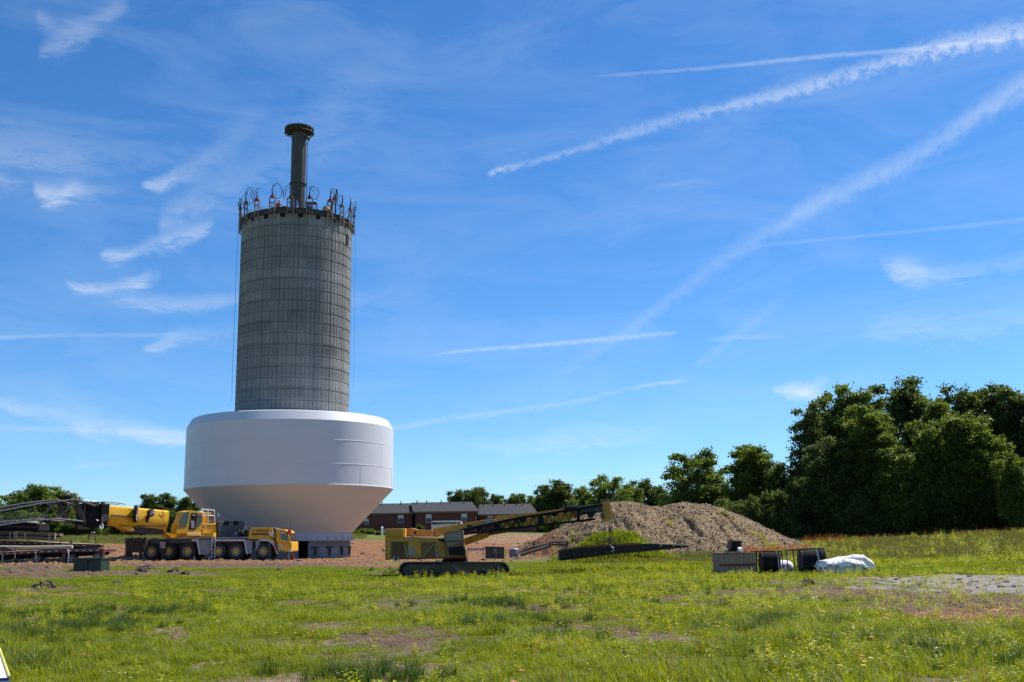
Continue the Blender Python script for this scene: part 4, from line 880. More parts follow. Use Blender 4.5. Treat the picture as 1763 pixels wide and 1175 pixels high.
# upper works
YU = Y0+.5
mb = MB(); PR(mb, c2, [(440, 384), (620, 384), (640, 372), (925, 372), (925, 412), (440, 414)], YU-.1, YU+2.0); mb.build('turntable', M_yel2, tc_, .02)
mb = MB(); PR(mb, c2, [(770, 285), (922, 280), (922, 408), (770, 408), (742, 350)], YU-.32, YU+1.9); hs_ = mb.build('machinery_house', M_yel, tc_, .025)
mb = MB()
for y in (300, 340, 375): RC(mb, c2, 777, y, 793, y+14, YU-.34, YU-.3)
mb.build('house_grille', M_rust, hs_)
M_logr = pm('logo_red', (.42, .03, .02), (.38, .03, .02), 2, .5); M_logw = pm('logo_cream', (.75, .6, .4), (.7, .55, .38), 2, .5); M_txt = pm('dark_lettering', (.16, .06, .02), (.14, .05, .02), 2, .6)
def decal(x0, y0, x1, y1, Y, par):
    "square red emblem with a pale zigzag, then a line of dark and red lettering"
    k = (x1-x0); e = x0+k*.24; h = y1-y0
    mb = MB(); PR(mb, c2, [(x0, y0), (e, y0), (e, y0+h*.6), (x0, y0+h*.6)], Y-.01, Y); lg = mb.build('emblem', M_logr, par)
    mb = MB(); PR(mb, c2, [(x0+k*.02, y0+h*.55), (x0+k*.06, y0+h*.06), (x0+k*.10, y0+h*.06), (x0+k*.14, y0+h*.38), (x0+k*.17, y0+h*.1), (x0+k*.22, y0+h*.55), (x0+k*.18, y0+h*.55), (x0+k*.16, y0+h*.32), (x0+k*.14, y0+h*.55), (x0+k*.08, y0+h*.24), (x0+k*.06, y0+h*.55)], Y-.016, Y-.01); mb.build('emblem_mark', M_logw, lg)
for (x0, y0, x1, y1, Y, par) in ((800, 296, 918, 340, YU-.325, hs_),): decal(x0, y0, x1, y1, Y, par)
def wtext(s, fn, x, y, hpx, Y, mat, par, wpx=None, bold=.004):
    p = P(*fn(x, y), Y); q = P(*fn(x, y-hpx), Y); o = text(s, (q.z-p.z)/.70, (p.x, Y, p.z), mat, par, bold=bold)
    if wpx: xs = [v.co.x for v in o.data.vertices]; o.scale = ((P(*fn(x+wpx, y), Y).x-p.x)/(max(xs)-min(xs)), 1, 1)
    return o
wtext('MAXIM', c2, 833, 314, 15, YU-.33, M_txt, hs_, 42); wtext('CRANE', c2, 880, 314, 15, YU-.33, M_logr, hs_, 38)
wtext('WORKS L.P.', c2, 833, 334, 9, YU-.33, M_txt, hs_, 84)
for q in ((838, 352, 20), (864, 352, 12), (884, 352, 26), (850, 370, 30), (888, 370, 18)): pane('faded_marking', c2, [(q[0], q[1]), (q[0]+q[2], q[1]), (q[0]+q[2], q[1]+7), (q[0], q[1]+7)], YU-.328, hs_, M_ochd, .006)
mb = MB(); PR(mb, c2, [(650, 160), (770, 178), (776, 284), (742, 352), (722, 374), (620, 374), (520, 384), (528, 300), (556, 250), (585, 172)], YU-.55, YU+.38); cb = mb.build('operator_cab', M_yel2, tc_, .02)
pane('front_window', c2, [(588, 182), (645, 176), (622, 300), (540, 300), (552, 262)], YU-.575, cb); pane('door_opening', c2, [(664, 182), (722, 188), (700, 345), (636, 345)], YU-.575, cb, M_void)
pane('side_window', c2, [(730, 194), (764, 198), (768, 270), (728, 318), (712, 318)], YU-.575, cb); pane('lower_dark_panel', c2, [(528, 306), (618, 306), (612, 322), (526, 322)], YU-.575, cb, M_ochd)  # glazing, and a darker ochre strip below the front window
mb = MB(); PR(mb, c2, [(668, 196), (700, 198), (698, 214), (668, 212)], YU-.6, YU-.58); PR(mb, c2, [(655, 250), (690, 262), (688, 330), (660, 330)], YU-.585, YU-.577); mb.build('operator_seat', M_lgrey, cb)
mb = MB(); TU(mb, c2, [(618, 378, YU-.6), (748, 378, YU-.6)], .03); TU(mb, c2, [(618, 395, YU-.6), (748, 395, YU-.6)], .03)
for x in (618, 660, 705, 748): TU(mb, c2, [(x, 378, YU-.6), (x, 408, YU-.6)], .02)
mb.build('cab_step_rail', M_yel, tc_)
mb = MB()
for pts in ([(800, 150), (925, 160)], [(925, 160), (925, 290)], [(800, 150), (800, 175)], [(805, 205), (925, 212)], [(862, 155), (862, 278)], [(960, 185), (960, 225)]): TU(mb, c2, [(x, y, YU-.1) for x, y in pts], .035)
mb.build('guard_rail', M_wht, tc_)
mb = MB(); PR(mb, c2, [(770, 180), (958, 184), (956, 262), (925, 262), (925, 200), (800, 198), (800, 276), (770, 276)], YU+.4, YU+1.5); CY(mb, c2, 845, 250, 42, YU+.2, YU+1.5); mb.build('winch_frame', M_yel2, tc_, .02)
mb = MB(); CY(mb, c2, 905, 232, 26, YU+.1, YU+1.5); mb.build('winch_drum', M_rust, tc_)
mb = MB(); PR(mb, c2, [(925, 262), (1170, 262), (1170, 412), (925, 412)], YU-.5, YU+2.6); cw = mb.build('counterweight', M_grey, tc_, .05)
mb = MB(); RC(mb, c2, 1170, 262, 1190, 412, YU-.52, YU+2.5); mb.build('counterweight_edge', M_lgrey, cw, .03)
mb = MB(); RC(mb, c2, 980, 262, 1020, 300, YU-.56, YU-.5); RC(mb, c2, 1070, 262, 1110, 300, YU-.56, YU-.5); mb.build('lifting_lug', M_black, cw)
mb = MB(); 
for x, y, s in ((1135, 345, 30), (1180, 330, 24), (1215, 350, 34), (1160, 375, 38), (1205, 385, 30)): RC(mb, c2, x, y, x+s, y+s*.9, Y0+.4, Y0+1.4)
mb.build('engine_parts', M_black, tc_, .04)
mb = MB(); RC(mb, c2, 1150, 356, 1182, 362, Y0+.3, Y0+.4); CY(mb, c2, 1198, 350, 9, Y0+.25, Y0+.4); CY(mb, c2, 1225, 330, 9, Y0+.25, Y0+.4); TU(mb, c2, [(1110, 400, Y0+.3), (1135, 372, Y0+.3), (1150, 395, Y0+.3)], .04); mb.build('air_cleaner', M_galv, tc_)
mb = MB(); PR(mb, c2, [(1275, 325), (1478, 325), (1490, 360), (1505, 420), (1250, 418)], Y0+.05, Y0+2.7); eh = mb.build('engine_cover', M_yel2, tc_, .03)
decal(1290, 340, 1400, 388, Y0+.045, eh); wtext('MAXIM', c2, 1328, 357, 16, Y0+.04, M_txt, eh, 60); wtext('CRANE', c2, 1396, 357, 16, Y0+.04, M_logr, eh, 52); wtext('(800) 555 0000', c2, 1286, 394, 15, Y0+.04, M_txt, eh, 150) if False else wtext('WORKS', c2, 1328, 366, 7, Y0+.04, M_txt, eh, 110)
mb = MB(); PR(mb, c2, [(1284, 376), (1446, 376), (1446, 396), (1284, 396)], Y0+.035, Y0+.05); mb.build('lettering_band', M_ochd, eh)
mb = MB(); PR(mb, c2, [(1250, 418), (1440, 418), (1480, 430), (1512, 470), (1500, 476), (1470, 444), (1436, 432), (1250, 430)], Y0-.05, Y0+.1); mb.build('cover_sill', M_yel, eh)
pane('mirror', c2, [(1452, 368), (1492, 366), (1490, 400), (1460, 402)], Y0-.02, eh, M_wht, .06)
mb = MB(); PR(mb, c2, [(1486, 322), (1512, 334), (1514, 452), (1492, 440), (1484, 380)], Y0+.2, Y0+2.6); mb.build('cab_bulkhead', M_grey, tc_)
mb = MB(); PR(mb, c2, [(1516, 336), (1600, 344), (1634, 368), (1650, 455), (1664, 462), (1664, 545), (1640, 556), (1546, 540), (1532, 476), (1512, 440)], Y0-.02, Y0+2.8); dc = mb.build('driver_cab', M_yel2, tc_, .04)
pane('side_window', c2, [(1556, 362), (1610, 372), (1628, 392), (1638, 452), (1562, 430)], Y0-.045, dc); pane('windscreen', c2, [(1640, 372), (1650, 372), (1660, 452), (1652, 455)], Y0+.1, dc, M_glass, 2.5)
mb = MB(); PR(mb, c2, [(1560, 366), (1600, 372), (1600, 382), (1560, 378)], Y0-.06, Y0-.045); mb.build('sun_visor', M_wht, dc)
mb = MB(); PR(mb, c2, [(1542, 484), (1554, 484), (1592, 520), (1580, 522)], Y0-.05, Y0-.02); mb.build('door_handle', M_wht, dc); mb = MB(); PR(mb, c2, [(1644, 528), (1664, 528), (1664, 548), (1644, 552)], Y0-.05, Y0+.1); mb.build('headlight', M_wht, dc)
mb = MB(); TU(mb, c2, [(1652, 270, Y0), (1654, 380, Y0)], .015); mb.build('aerial', M_dark, tc_)
mb = MB(); PR(mb, c2, [(1612, 372), (1632, 345), (1658, 340), (1662, 384), (1636, 388), (1618, 394)], Y0-.25, Y0-.2); mb.build('red_flag', pm('red_flag_cloth', (.8, .06, .02), (.65, .04, .02), 4, .8), tc_)
# telescopic boom pointing left
YB = Y0+1.1
def boomsec(name, top_l, top_r, bot_r, bot_l, Ya, Yb, mat, par, fn=c1, chamf=.28):
    a, b, c_, d = XZ(fn, [top_l, top_r, bot_r, bot_l], (Ya+Yb)/2)
    def sec(t, u):                                   # t top point, u bottom point -> octagonal ring
        h = t[1]-u[1]; ym = (Ya+Yb)/2; w = (Yb-Ya)/2; o = []
        for fy, fz in ((-1, .62), (-.82, .93), (-.5, 1), (.5, 1), (.82, .93), (1, .62), (1, .3), (.8, .1), (.35, 0), (-.35, 0), (-.8, .1), (-1, .3)): o.append((u[0]+(t[0]-u[0])*fz, ym+w*fy, u[1]+h*fz))
        return o
    s0 = sec(a, d); s1 = sec(b, c_); n = len(s0); mb = MB(); mb.add(s0+s1, [(i, i+n, (i+1) % n+n, (i+1) % n) for i in range(n)], True); mb.add(s0+s1, [tuple(range(n)), tuple(reversed(range(n, 2*n)))])
    return mb.build(name, mat, par, sharp=30)
bm_ = boomsec('boom', (1018, 206), (1592, 258), (1560, 462), (1002, 376), YB, YB+1.35, M_yel, tc_)
boomsec('boom_collar', (1018, 200), (1046, 203), (1030, 388), (1000, 382), YB-.06, YB+1.41, M_yel2, bm_); 
mb = MB()
for y in (292, 300): TU(mb, c1, [(1046, y, YB-.02), (1240, y+18, YB-.02)], .03)
RC(mb, c1, 1255, 388, 1535, 404, YB-.02, YB+.1); mb.build('boom_rib', M_ochd, bm_)
mb = MB(); PR(mb, c1, [(1130, 395), (1230, 400), (1260, 440), (1210, 438)], YB, YB+1.2); mb.build('boom_bracket', M_yel2, bm_)
mb = MB(); PR(mb, c1, [(1225, 405), (1520, 415), (1520, 468), (1235, 452)], YB+.1, YB+1.2); mb.build('luffing_cylinder', M_brown, tc_)
mb = MB(); PR(mb, c1, [(1600, 500), (1640, 500), (1700, 470), (1540, 450)], YB+.2, YB+1.1); mb.build('boom_foot', M_yel2, tc_)
def reel(fn, x, y, rx, ry, Y):
    a = P(*fn(x, y), Y); rr = P(*fn(x, y-ry), Y).z-a.z; w = abs(P(*fn(x+rx, y), Y).x-a.x); tilt = math.acos(min(1, w/rr))
    M_ = Matrix.Rotation(tilt, 3, 'Z'); ax = M_ @ Vector((0, 1, 0)); c_ = Vector((a.x, Y, a.z)); mb = MB(); mb.cone(c_-ax*.1, c_+ax*.12, rr, rr, 32); o = mb.build('hose_reel', M_black, bm_)
    mb = MB(); mb.cone(c_-ax*.13, c_-ax*.1, rr*.28, rr*.28, 16)
    u = M_ @ Vector((1, 0, 0))
    for k in range(9): an = k*.698; d = u*math.cos(an)+Vector((0, 0, 1))*math.sin(an); mb.tube([c_-ax*.125+d*rr*.3, c_-ax*.115+d*rr*.9], .03, 5)
    mb.build('reel_spokes', M_galv, o)
reel(c1, 1243, 285, 44, 78, YB-.25); reel(c1, 1382, 278, 32, 34, YB-.2)
mb = MB(); RC(mb, c1, 1350, 300, 1366, 358, YB-.15, YB); TU(mb, c1, [(1500, 255, YB), (1515, 310, YB)], .03); TU(mb, c1, [(1190, 240, YB-.1), (1225, 262, YB-.3)], .03); mb.build('boom_fittings', M_black, bm_, .01)
mb = MB(); TU(mb, c1, [(1000, 178, YB+.3), (1060, 182, YB+.3), (1120, 188, YB+.3), (1200, 200, YB+.3)], .04); TU(mb, c1, [(1010, 182, YB+1), (1090, 192, YB+1), (1205, 204, YB+1)], .03); TU(mb, c1, [(1000, 178, YB+.3), (1010, 205, YB+.3)], .03); mb.build('boom_hose', M_hose, bm_)
mb = MB(); PR(mb, c1, [(945, 195), (1022, 198), (1006, 384), (960, 384), (945, 350)], YB-.15, YB+1.5); PR(mb, c1, [(822, 190), (948, 200), (950, 400), (880, 418), (805, 395), (800, 260)], YB+.05, YB+1.3); bh = mb.build('boom_head', M_black, bm_, .03)
mb = MB()
for x, y, r in ((850, 195, 22), (905, 196, 20), (960, 190, 14), (975, 320, 34)): CY(mb, c1, x, y, r, YB-.2, YB+1.0, 20)
mb.build('sheave', M_dark, bh)
mb = MB(); TU(mb, c1, [(822, 170, YB), (868, 178, YB), (905, 176, YB), (950, 196, YB)], .05); TU(mb, c1, [(840, 178, YB-.1), (880, 182, YB-.1)], .04); TU(mb, c1, [(905, 340, YB-.1), (930, 350, YB-.1)], .05); mb.build('head_pins', M_galv, bh)
mb = MB(); RC(mb, c1, 800, 385, 872, 420, YB+.1, YB+1.0); mb.build('head_step', M_rust, bh, .02)
mb = MB(); TU(mb, c1, [(946, 315, YB-.2), (948, 370, YB-.2)], .04); hk = mb.build('hook_line', M_galv, bh)
mb = MB(); TU(mb, c1, [(948, 370, YB-.2), (954, 390, YB-.2), (950, 412, YB-.2), (940, 420, YB-.2), (930, 408, YB-.2), (928, 385, YB-.2)], [.05, .07, .09, .1, .08, .04], 8); mb.build('crane_hook', M_wht, bm_)
# lattice jib reaching left past the frame
jm = MB(); Yn, Yf = YB-.25, YB+1.55
TOPC = [(-250, 320), (0, 268), (200, 228), (400, 192), (560, 172), (690, 158)]; BOTC = [(-250, 425), (0, 392), (200, 362), (400, 340), (540, 330)]
for Y in (Yn, Yf):
    TU(jm, c1, [(x, y, Y) for x, y in TOPC], .06, 8); TU(jm, c1, [(x, y, Y) for x, y in BOTC], .06, 8); TU(jm, c1, [(540, 330, Y), (640, 338, Y), (770, 352, Y)], .08, 8)
    TU(jm, c1, [(560, 315, Y), (690, 190, Y)], .05); TU(jm, c1, [(-250, 340, Y), (-120, 405, Y)], .04)
xsT = np.linspace(-200, 540, 8)
for i in range(len(xsT)-1):
    xa, xb = xsT[i], xsT[i+1]; xm = (xa+xb)/2; ty = lambda x: np.interp(x, [p[0] for p in TOPC], [p[1] for p in TOPC]); by = lambda x: np.interp(x, [p[0] for p in BOTC], [p[1] for p in BOTC])
    for Y in (Yn, Yf): TU(jm, c1, [(xa, by(xa), Y), (xm, ty(xm), Y), (xb, by(xb), Y)], .035)
    TU(jm, c1, [(xa, by(xa), Yn), (xb, by(xb), Yf)], .03); TU(jm, c1, [(xm, ty(xm), Yn), (xm, ty(xm), Yf)], .03); TU(jm, c1, [(xa, by(xa), Yn), (xa, by(xa), Yf)], .03)
jb = jm.build('lattice_jib', M_steel, tc_)
mb = MB()
for Y in (Yn, Yf):
    TU(mb, c1, [(690, 158, Y), (740, 172, Y), (820, 196, Y), (880, 216, Y)], .1); PR(mb, c1, [(688, 160), (722, 160), (790, 300), (800, 372), (768, 352), (740, 300)], Y, Y+.12); TU(mb, c1, [(745, 200, Y), (775, 330, Y)], .05); TU(mb, c1, [(790, 200, Y), (780, 340, Y)], .05)
    TU(mb, c1, [(620, 175, Y), (700, 300, Y)], .04)
mb.build('jib_mast', M_brown, jb)
mb = MB(); RC(mb, c1, 654, 120, 684, 158, Yn+.2, Yn+.5); mb.build('beacon_bracket', M_black, jb, .01); mb = MB(); RC(mb, c1, 652, 92, 682, 122, Yn+.22, Yn+.48); mb.build('beacon_lamp', M_wood2, jb, .04)
mb = MB(); RC(mb, c1, 668, 76, 678, 96, Yn+.3, Yn+.4); mb.build('beacon_cap', M_black, jb)
mb = MB(); TU(mb, c1, [(684, 92, Yn+.3), (720, 118, Yn+.3), (760, 148, Yn+.3), (820, 178, YB)], .022); mb.build('signal_cable', M_hose, jb)
# the upper works are slewed: the boom swings towards the viewer, so every traced outline goes to the slewed upright plane
SL = R(47); PV = P(345, 925, YU); PV = Vector((PV.x, YU, 0)); DV = Vector((-math.cos(SL), -math.sin(SL), 0)); NB = Vector((-math.sin(SL), math.cos(SL), 0))
EYEP = Vector((0, 0, EYE))
def slew(o):
    org = ORG[tc_.name]; M_ = Matrix.Translation(Vector(o.location)+org) @ o.rotation_euler.to_matrix().to_4x4() @ Matrix.Diagonal((*o.scale, 1)); 
    for v in o.data.vertices:
        w = M_ @ v.co; q = Vector((w.x, YU, w.z))-EYEP; t = (PV-EYEP).dot(NB)/q.dot(NB); v.co = EYEP+q*t+NB*(w.y-YU)-org
    o.location = (0, 0, 0); o.rotation_euler = (0, 0, 0); o.scale = (1, 1, 1); o.data.update()
    for c_ in o.children: slew(c_)
for o in list(tc_.children):
    if o.name.split('.')[0] in ('machinery_house', 'operator_cab', 'cab_step_rail', 'guard_rail', 'winch_frame', 'winch_drum', 'counterweight', 'boom', 'luffing_cylinder', 'boom_foot', 'lattice_jib'): slew(o)
# mats and bits below
mb = MB(); PR(mb, c2, [(1282, 650), (1290, 643), (1610, 641), (1628, 648), (1500, 660), (1290, 664)], Y0-1.2, Y0+.2); top(mb, 'outrigger_mat', pm('yellow_mat', (.62, .34, .05), (.45, .25, .06), 4, .7), 'flat yellow outrigger mat lying below the driver cab', 'outrigger mat')
def cone_rub(x, lb):
    c_ = P(*c2(x, 625), Y0-.5); g = gz(c_.x, Y0-.5); mb = MB(); mb.obox((c_.x, Y0-.5, max(g, c_.z-.12)+.03), (.34, .3, .06), None); mb.cone((c_.x-.0, Y0-.5, max(g, c_.z-.12)+.06), (c_.x, Y0-.5, max(g, c_.z-.12)+.4), .16, .03, 14); top(mb, 'wheel_chock', M_lgrey, lb, 'wheel chock', 'pale wheel chocks under the truck crane')
cone_rub(742, 'left pale wheel chock between the truck crane wheels'); cone_rub(884, 'right pale wheel chock beside the white ladder')
p = P(503, 965, 94.5); mb = MB(); mb.cone((p.x, 94.5, p.z), (p.x, 94.5, p.z+.5), .23, .2, 18); gcan = thing('fuel_can', (p.x, 94.5, p.z), 'small round red fuel can right below the driver cab', 'fuel can'); mb.build('can', M_red, gcan, .02); mb = MB(); mb.cone((p.x, 94.5, p.z+.5), (p.x, 94.5, p.z+.58), .12, .08, 12); mb.build('cap', M_wht, gcan)
p = P(494, 966, 95.5); mb = MB(); mb.lathe([(.01, 0), (.2, 0), (.26, .62), (.28, .64), (.22, .64), (.2, .4)], (p.x, 95.5, p.z), 18); top(mb, 'plastic_bin', pm('grey_blue_plastic', (.12, .18, .28), (.1, .15, .24), 2, .5), 'blue grey bin left of the red fuel can', 'bin')

# ------------------------------------------------------------------ crawler crane
Y1 = 58.0
b0 = P(*c3(1070, 905), Y1); cc_ = thing('crawler_crane', (b0.x, Y1+2, b0.z), 'ochre crawler crane on long tracks with its boom reaching right', 'crawler crane')
def track(Ya, Yb):
    poly = []
    cx0, cx1, yc, r = 590, 1545, 835, 76
    for i in range(11): a = math.pi/2+math.pi*i/10; poly.append((cx0+r*math.cos(a), yc-r*math.sin(a)))
    for i in range(11): a = -math.pi/2+math.pi*i/10; poly.append((cx1+r*math.cos(a), yc-r*math.sin(a)))
    mb = MB(); PR(mb, c3, poly, Ya+.12, Yb-.12); tr = mb.build('track_frame', M_black, cc_)
    pts = XZ(c3, poly, Ya); L_ = []; 
    n = len(pts)
    seg = [(Vector(pts[i]), Vector(pts[(i+1) % n])) for i in range(n)]; tot = sum((b-a).length for a, b in seg); step = tot/62; acc_ = 0; mb = MB(); nxt = 0
    cen_ = Vector((sum(p[0] for p in pts)/n, sum(p[1] for p in pts)/n))
    for a, b in seg:
        l = (b-a).length
        while nxt < acc_+l:
            q = a.lerp(b, (nxt-acc_)/l); t_ = (b-a).normalized(); M_ = Matrix(((t_[0], 0, -t_[1]), (0, 1, 0), (t_[1], 0, t_[0]))); mb.obox((q[0], (Ya+Yb)/2, q[1]), (step*.86, Yb-Ya, .09), M_); nxt += step
        acc_ += l
    mb.build('track_shoes', M_brown, tr)
    mb = MB()
    for i in range(9): CY(mb, c3, 600+i*117, 868 if 0 < i < 8 else 835, 30 if 0 < i < 8 else 52, Ya+.05, Yb-.05, 16)
    mb.build('track_rollers', M_dark, tr)
    mb = MB(); RC(mb, c3, 590, 772, 1545, 850, Ya+.08, Ya+.14); mb.build('side_beam', pm('muddy_dark', (.13, .09, .055), (.07, .05, .032), 4, .9, .01, c3=(.22, .16, .10), c3t=.55), tr)
track(Y1-.0, Y1+.75); track(Y1+3.4, Y1+4.15)
mb = MB(); PR(mb, c3, [(950, 722), (1180, 722), (1200, 790), (930, 790)], Y1+.7, Y1+3.4); mb.build('turntable', M_black, cc_, .03)
YC = Y1+.35
mb = MB(); PR(mb, c3, [(370, 424), (572, 412), (572, 498), (960, 510), (985, 600), (985, 712), (440, 714), (370, 735)], YC, YC+3.2); bd = mb.build('engine_house', M_och, cc_, .03)
mb = MB(); PR(mb, c3, [(370, 418), (560, 412), (560, 492), (370, 492)], YC-.12, YC+3.3); mb.build('counterweight', M_och, bd, .04)
for q in ([(428, 545), (600, 545), (600, 715), (428, 715)], [(735, 552), (880, 552), (880, 702), (735, 702)]): pane('engine_door', c3, q, YC-.03, bd, M_ochd, .04)
mb = MB()
for y in range(556, 705, 18): RC(mb, c3, 445, y, 555, y+9, YC-.06, YC-.03)
mb.build('door_louvre', pm('louvre_brown', (.09, .05, .02), (.07, .04, .015), 3, .7), bd)
pane('notice_sheet', c3, [(612, 612), (666, 612), (666, 682), (612, 682)], YC-.03, bd, M_lgrey, .02); pane('notice_sheet', c3, [(625, 578), (652, 578), (652, 600), (625, 600)], YC-.03, bd, M_wood2, .02)
pane('notice_sheet', c3, [(880, 655), (928, 655), (928, 686), (880, 686)], YC-.03, bd, M_lgrey, .02)
for x, w in ((600, 26), (630, 32), (697, 18), (719, 20), (805, 30), (838, 28)): pane('faded_marking', c3, [(x, 516), (x+w, 516), (x+w, 529), (x, 529)], YC-.02, bd, M_lgrey, .015)
mb = MB(); TU(mb, c3, [(568, 500, YC-.12), (860, 497, YC-.12)], .025); TU(mb, c3, [(568, 572, YC-.1), (598, 700, YC-.1)], .03); TU(mb, c3, [(872, 572, YC-.1), (905, 712, YC-.1)], .03); TU(mb, c3, [(755, 700, YC-.07), (860, 572, YC-.07)], .025); TU(mb, c3, [(880, 474, YC), (945, 474, YC)], .02); mb.build('grab_rail', M_wood2, cc_)
mb = MB(); RC(mb, c3, 450, 706, 1190, 722, YC-.05, YC+3.0); mb.build('lower_frame', pm('red_oxide', (.26, .045, .02), (.18, .035, .018), 3, .6, .004), cc_, .02)
mb = MB(); CY(mb, c3, 468, 718, 24, YC-.2, YC+.2, 18); RC(mb, c3, 470, 700, 510, 730, YC-.2, YC+.1); mb.build('tow_drum', M_lgrey, cc_)
mb = MB(); PR(mb, c3, [(565, 420), (640, 408), (700, 425), (850, 430), (860, 498), (565, 495)], YC+1.0, YC+2.6); mb.build('boom_foot', pm('orange_ochre', (.5, .22, .03), (.4, .18, .03), 2, .5), cc_, .03)
mb = MB(); CY(mb, c3, 672, 456, 14, YC-.05, YC+.2, 16); RC(mb, c3, 534, 392, 548, 416, YC+.3, YC+.6); mb.build('pivot_pin', M_black, cc_)
# cab
mb = MB(); PR(mb, c3, [(975, 455), (1010, 438), (1155, 432), (1165, 560), (1190, 640), (1188, 700), (985, 702), (968, 610), (960, 520)], YC-.55, YC+.35); kb = mb.build('operator_cab', M_ochd, cc_, .03)
pane('cab_glass', c3, [(985, 462), (1148, 442), (1156, 545), (1080, 572), (1010, 600), (975, 540)], YC-.585, kb); pane('lower_glass', c3, [(1010, 610), (1150, 590), (1178, 640), (1174, 690), (1020, 680)], YC-.585, kb, M_void)
mb = MB(); TU(mb, c3, [(950, 545, YC-.62), (1140, 540, YC-.62)], .025); TU(mb, c3, [(1165, 560, YC-.6), (1150, 440, YC-.6)], .03); mb.build('cab_bar', M_black, kb); mb = MB(); RC(mb, c3, 915, 515, 965, 545, YC-.75, YC-.68); mb.build('mirror', M_black, cc_)
# boom, two overlapping sections and the stowed lattice extension
YM = YC+1.25
def cb4(x): return x
mbm = MB(); T_ = [c3(850, 408), c3(1100, 372), c3(1763, 262), c4(520, 165), c4(862, 122)]; B_ = [c4(862, 192), c4(640, 214), c4(400, 252), c4(0, 330), c3(1400, 405), c3(1060, 450), c3(860, 500)]
def seg(T4, nm, mat, ya, yb, par): mb = MB(); PR(mb, pp, T4, ya, yb); return mb.build(nm, mat, par, .02)
bo = seg([c3(850, 410), c3(1100, 372), c3(1500, 306), c3(1500, 360), c3(1060, 438), c3(880, 498)], 'boom', M_och, YM, YM+1.0, cc_)
seg([c3(1500, 308), c4(0, 222), c4(300, 195), c4(540, 163), c4(540, 186), c4(0, 276), c3(1500, 352)], 'boom_section', M_och, YM+.06, YM+.94, bo)
seg([c4(540, 150), c4(600, 146), c4(862, 124), c4(862, 188), c4(760, 200), c4(650, 208), c4(540, 196)], 'boom_tip_section', M_grey, YM+.12, YM+.88, bo)
seg([c4(842, 118), c4(905, 108), c4(916, 250), c4(862, 260), c4(850, 190)], 'boom_head', M_och, YM-.1, YM+1.1, bo)
seg([c4(836, 100), c4(856, 92), c4(880, 88), c4(908, 96), c4(906, 126), c4(840, 124)], 'head_sheave', M_rust, YM+.1, YM+.9, bo)
seg([c4(838, 200), c4(862, 200), c4(862, 246), c4(838, 236)], 'head_plate', M_rust, YM-.14, YM+.2, bo)
for q in ([c3(1195, 382), c3(1240, 376), c3(1258, 390), c3(1240, 412), c3(1200, 412)],): seg(q, 'boom_cutout', M_void, YM-.02, YM, bo)
mb = MB(); RC(mb, pp, *c3(1465, 325), *c3(1500, 358), YM-.2, YM-.02); mb.build('boom_lamp', M_wood2, bo, .02)
pane('faded_marking', c3, [(1318, 360), (1352, 353), (1352, 366), (1318, 373)], YM-.02, bo, M_lgrey, .01); pane('boom_plate', c3, [(1378, 334), (1440, 326), (1440, 350), (1380, 356)], YM-.02, bo, pm('pale_blue_plate', (.3, .34, .5), (.25, .28, .4), 3, .5), .015)
YE = YM-.35
ex = MB(); TU(ex, pp, [(*c3(1040, 452), YE), (*c3(1400, 375), YE), (*c3(1763, 298), YE), (*c4(350, 212), YE), (*c4(845, 132), YE)], .075, 8)
TU(ex, pp, [(*c3(1160, 470), YE), (*c3(1440, 440), YE), (*c3(1763, 400), YE), (*c4(400, 288), YE), (*c4(790, 245), YE)], .06, 8)
ut = [(c3(1160, 430)), c3(1240, 412), c3(1330, 394), c3(1420, 376), c3(1510, 356), c3(1600, 336), c3(1690, 318)]; lt = [c3(1200, 466), c3(1285, 457), c3(1375, 448), c3(1465, 437), c3(1555, 427), c3(1645, 415), c3(1740, 403)]
for i in range(7):
    TU(ex, pp, [(*ut[i], YE), (*lt[i], YE)], .035); 
    if i < 6: TU(ex, pp, [(*lt[i], YE), (*ut[i+1], YE)], .035)
for i in range(9):
    x = 120+i*62; yt = 256-(x-60)*.155; yb_ = 330-(x-60)*.125; TU(ex, c4, [(x, yt, YE), (x+30, yb_, YE), (x+62, yt-9, YE)], .035)
exo = ex.build('stowed_jib', M_black, cc_)
mb = MB()
for q in ([(66, 272), (345, 222), (345, 288), (66, 320)], [(390, 225), (445, 212), (480, 265), (400, 282)], [(490, 205), (640, 165), (660, 232), (490, 262)]): PR(mb, c4, q, YE+.1, YE+.3)
mb.build('jib_side_plate', M_och, exo, .01)
for q in ((0, 275, 50, 335), (205, 232, 245, 268), (345, 215, 385, 292), (560, 150, 640, 185), (648, 160, 672, 258)): mb = MB(); RC(mb, c4, *q, YE-.06, YE+.3); mb.build('jib_bracket', M_black, exo, .01)
mb = MB(); PR(mb, c4, [(690, 190), (800, 178), (770, 232), (735, 228), (728, 205), (700, 212)], YE, YE+.3); mb.build('jib_bracket', M_black, exo, .01)
mb = MB(); mb.tube([P(*c3(1030, 600), YM+.5), P(*c3(1410, 468), YM+.5)], .19, 16); lc = mb.build('luffing_cylinder', M_och, cc_); mb = MB(); mb.tube([P(*c3(1410, 468), YM+.5), P(*c4(120, 330), YM+.5)], .11, 14); mb.build('cylinder_rod', M_ochd, lc)
mb = MB(); 
for x in (862, 902, 918): TU(mb, c4, [(x, 250 if x < 900 else 200, YM+.3), (x+(2 if x < 900 else 6), 430, YM+.3)], .02)
mb.build('hoist_rope', M_dark, cc_)
mb = MB(); PR(mb, c4, [(898, 310), (914, 310), (918, 345), (896, 345)], YM+.2, YM+.5); PR(mb, c4, [(893, 396), (905, 380), (918, 396), (914, 440), (896, 440)], YM+.15, YM+.55); mb.build('hook_block', M_rust, cc_, .02)
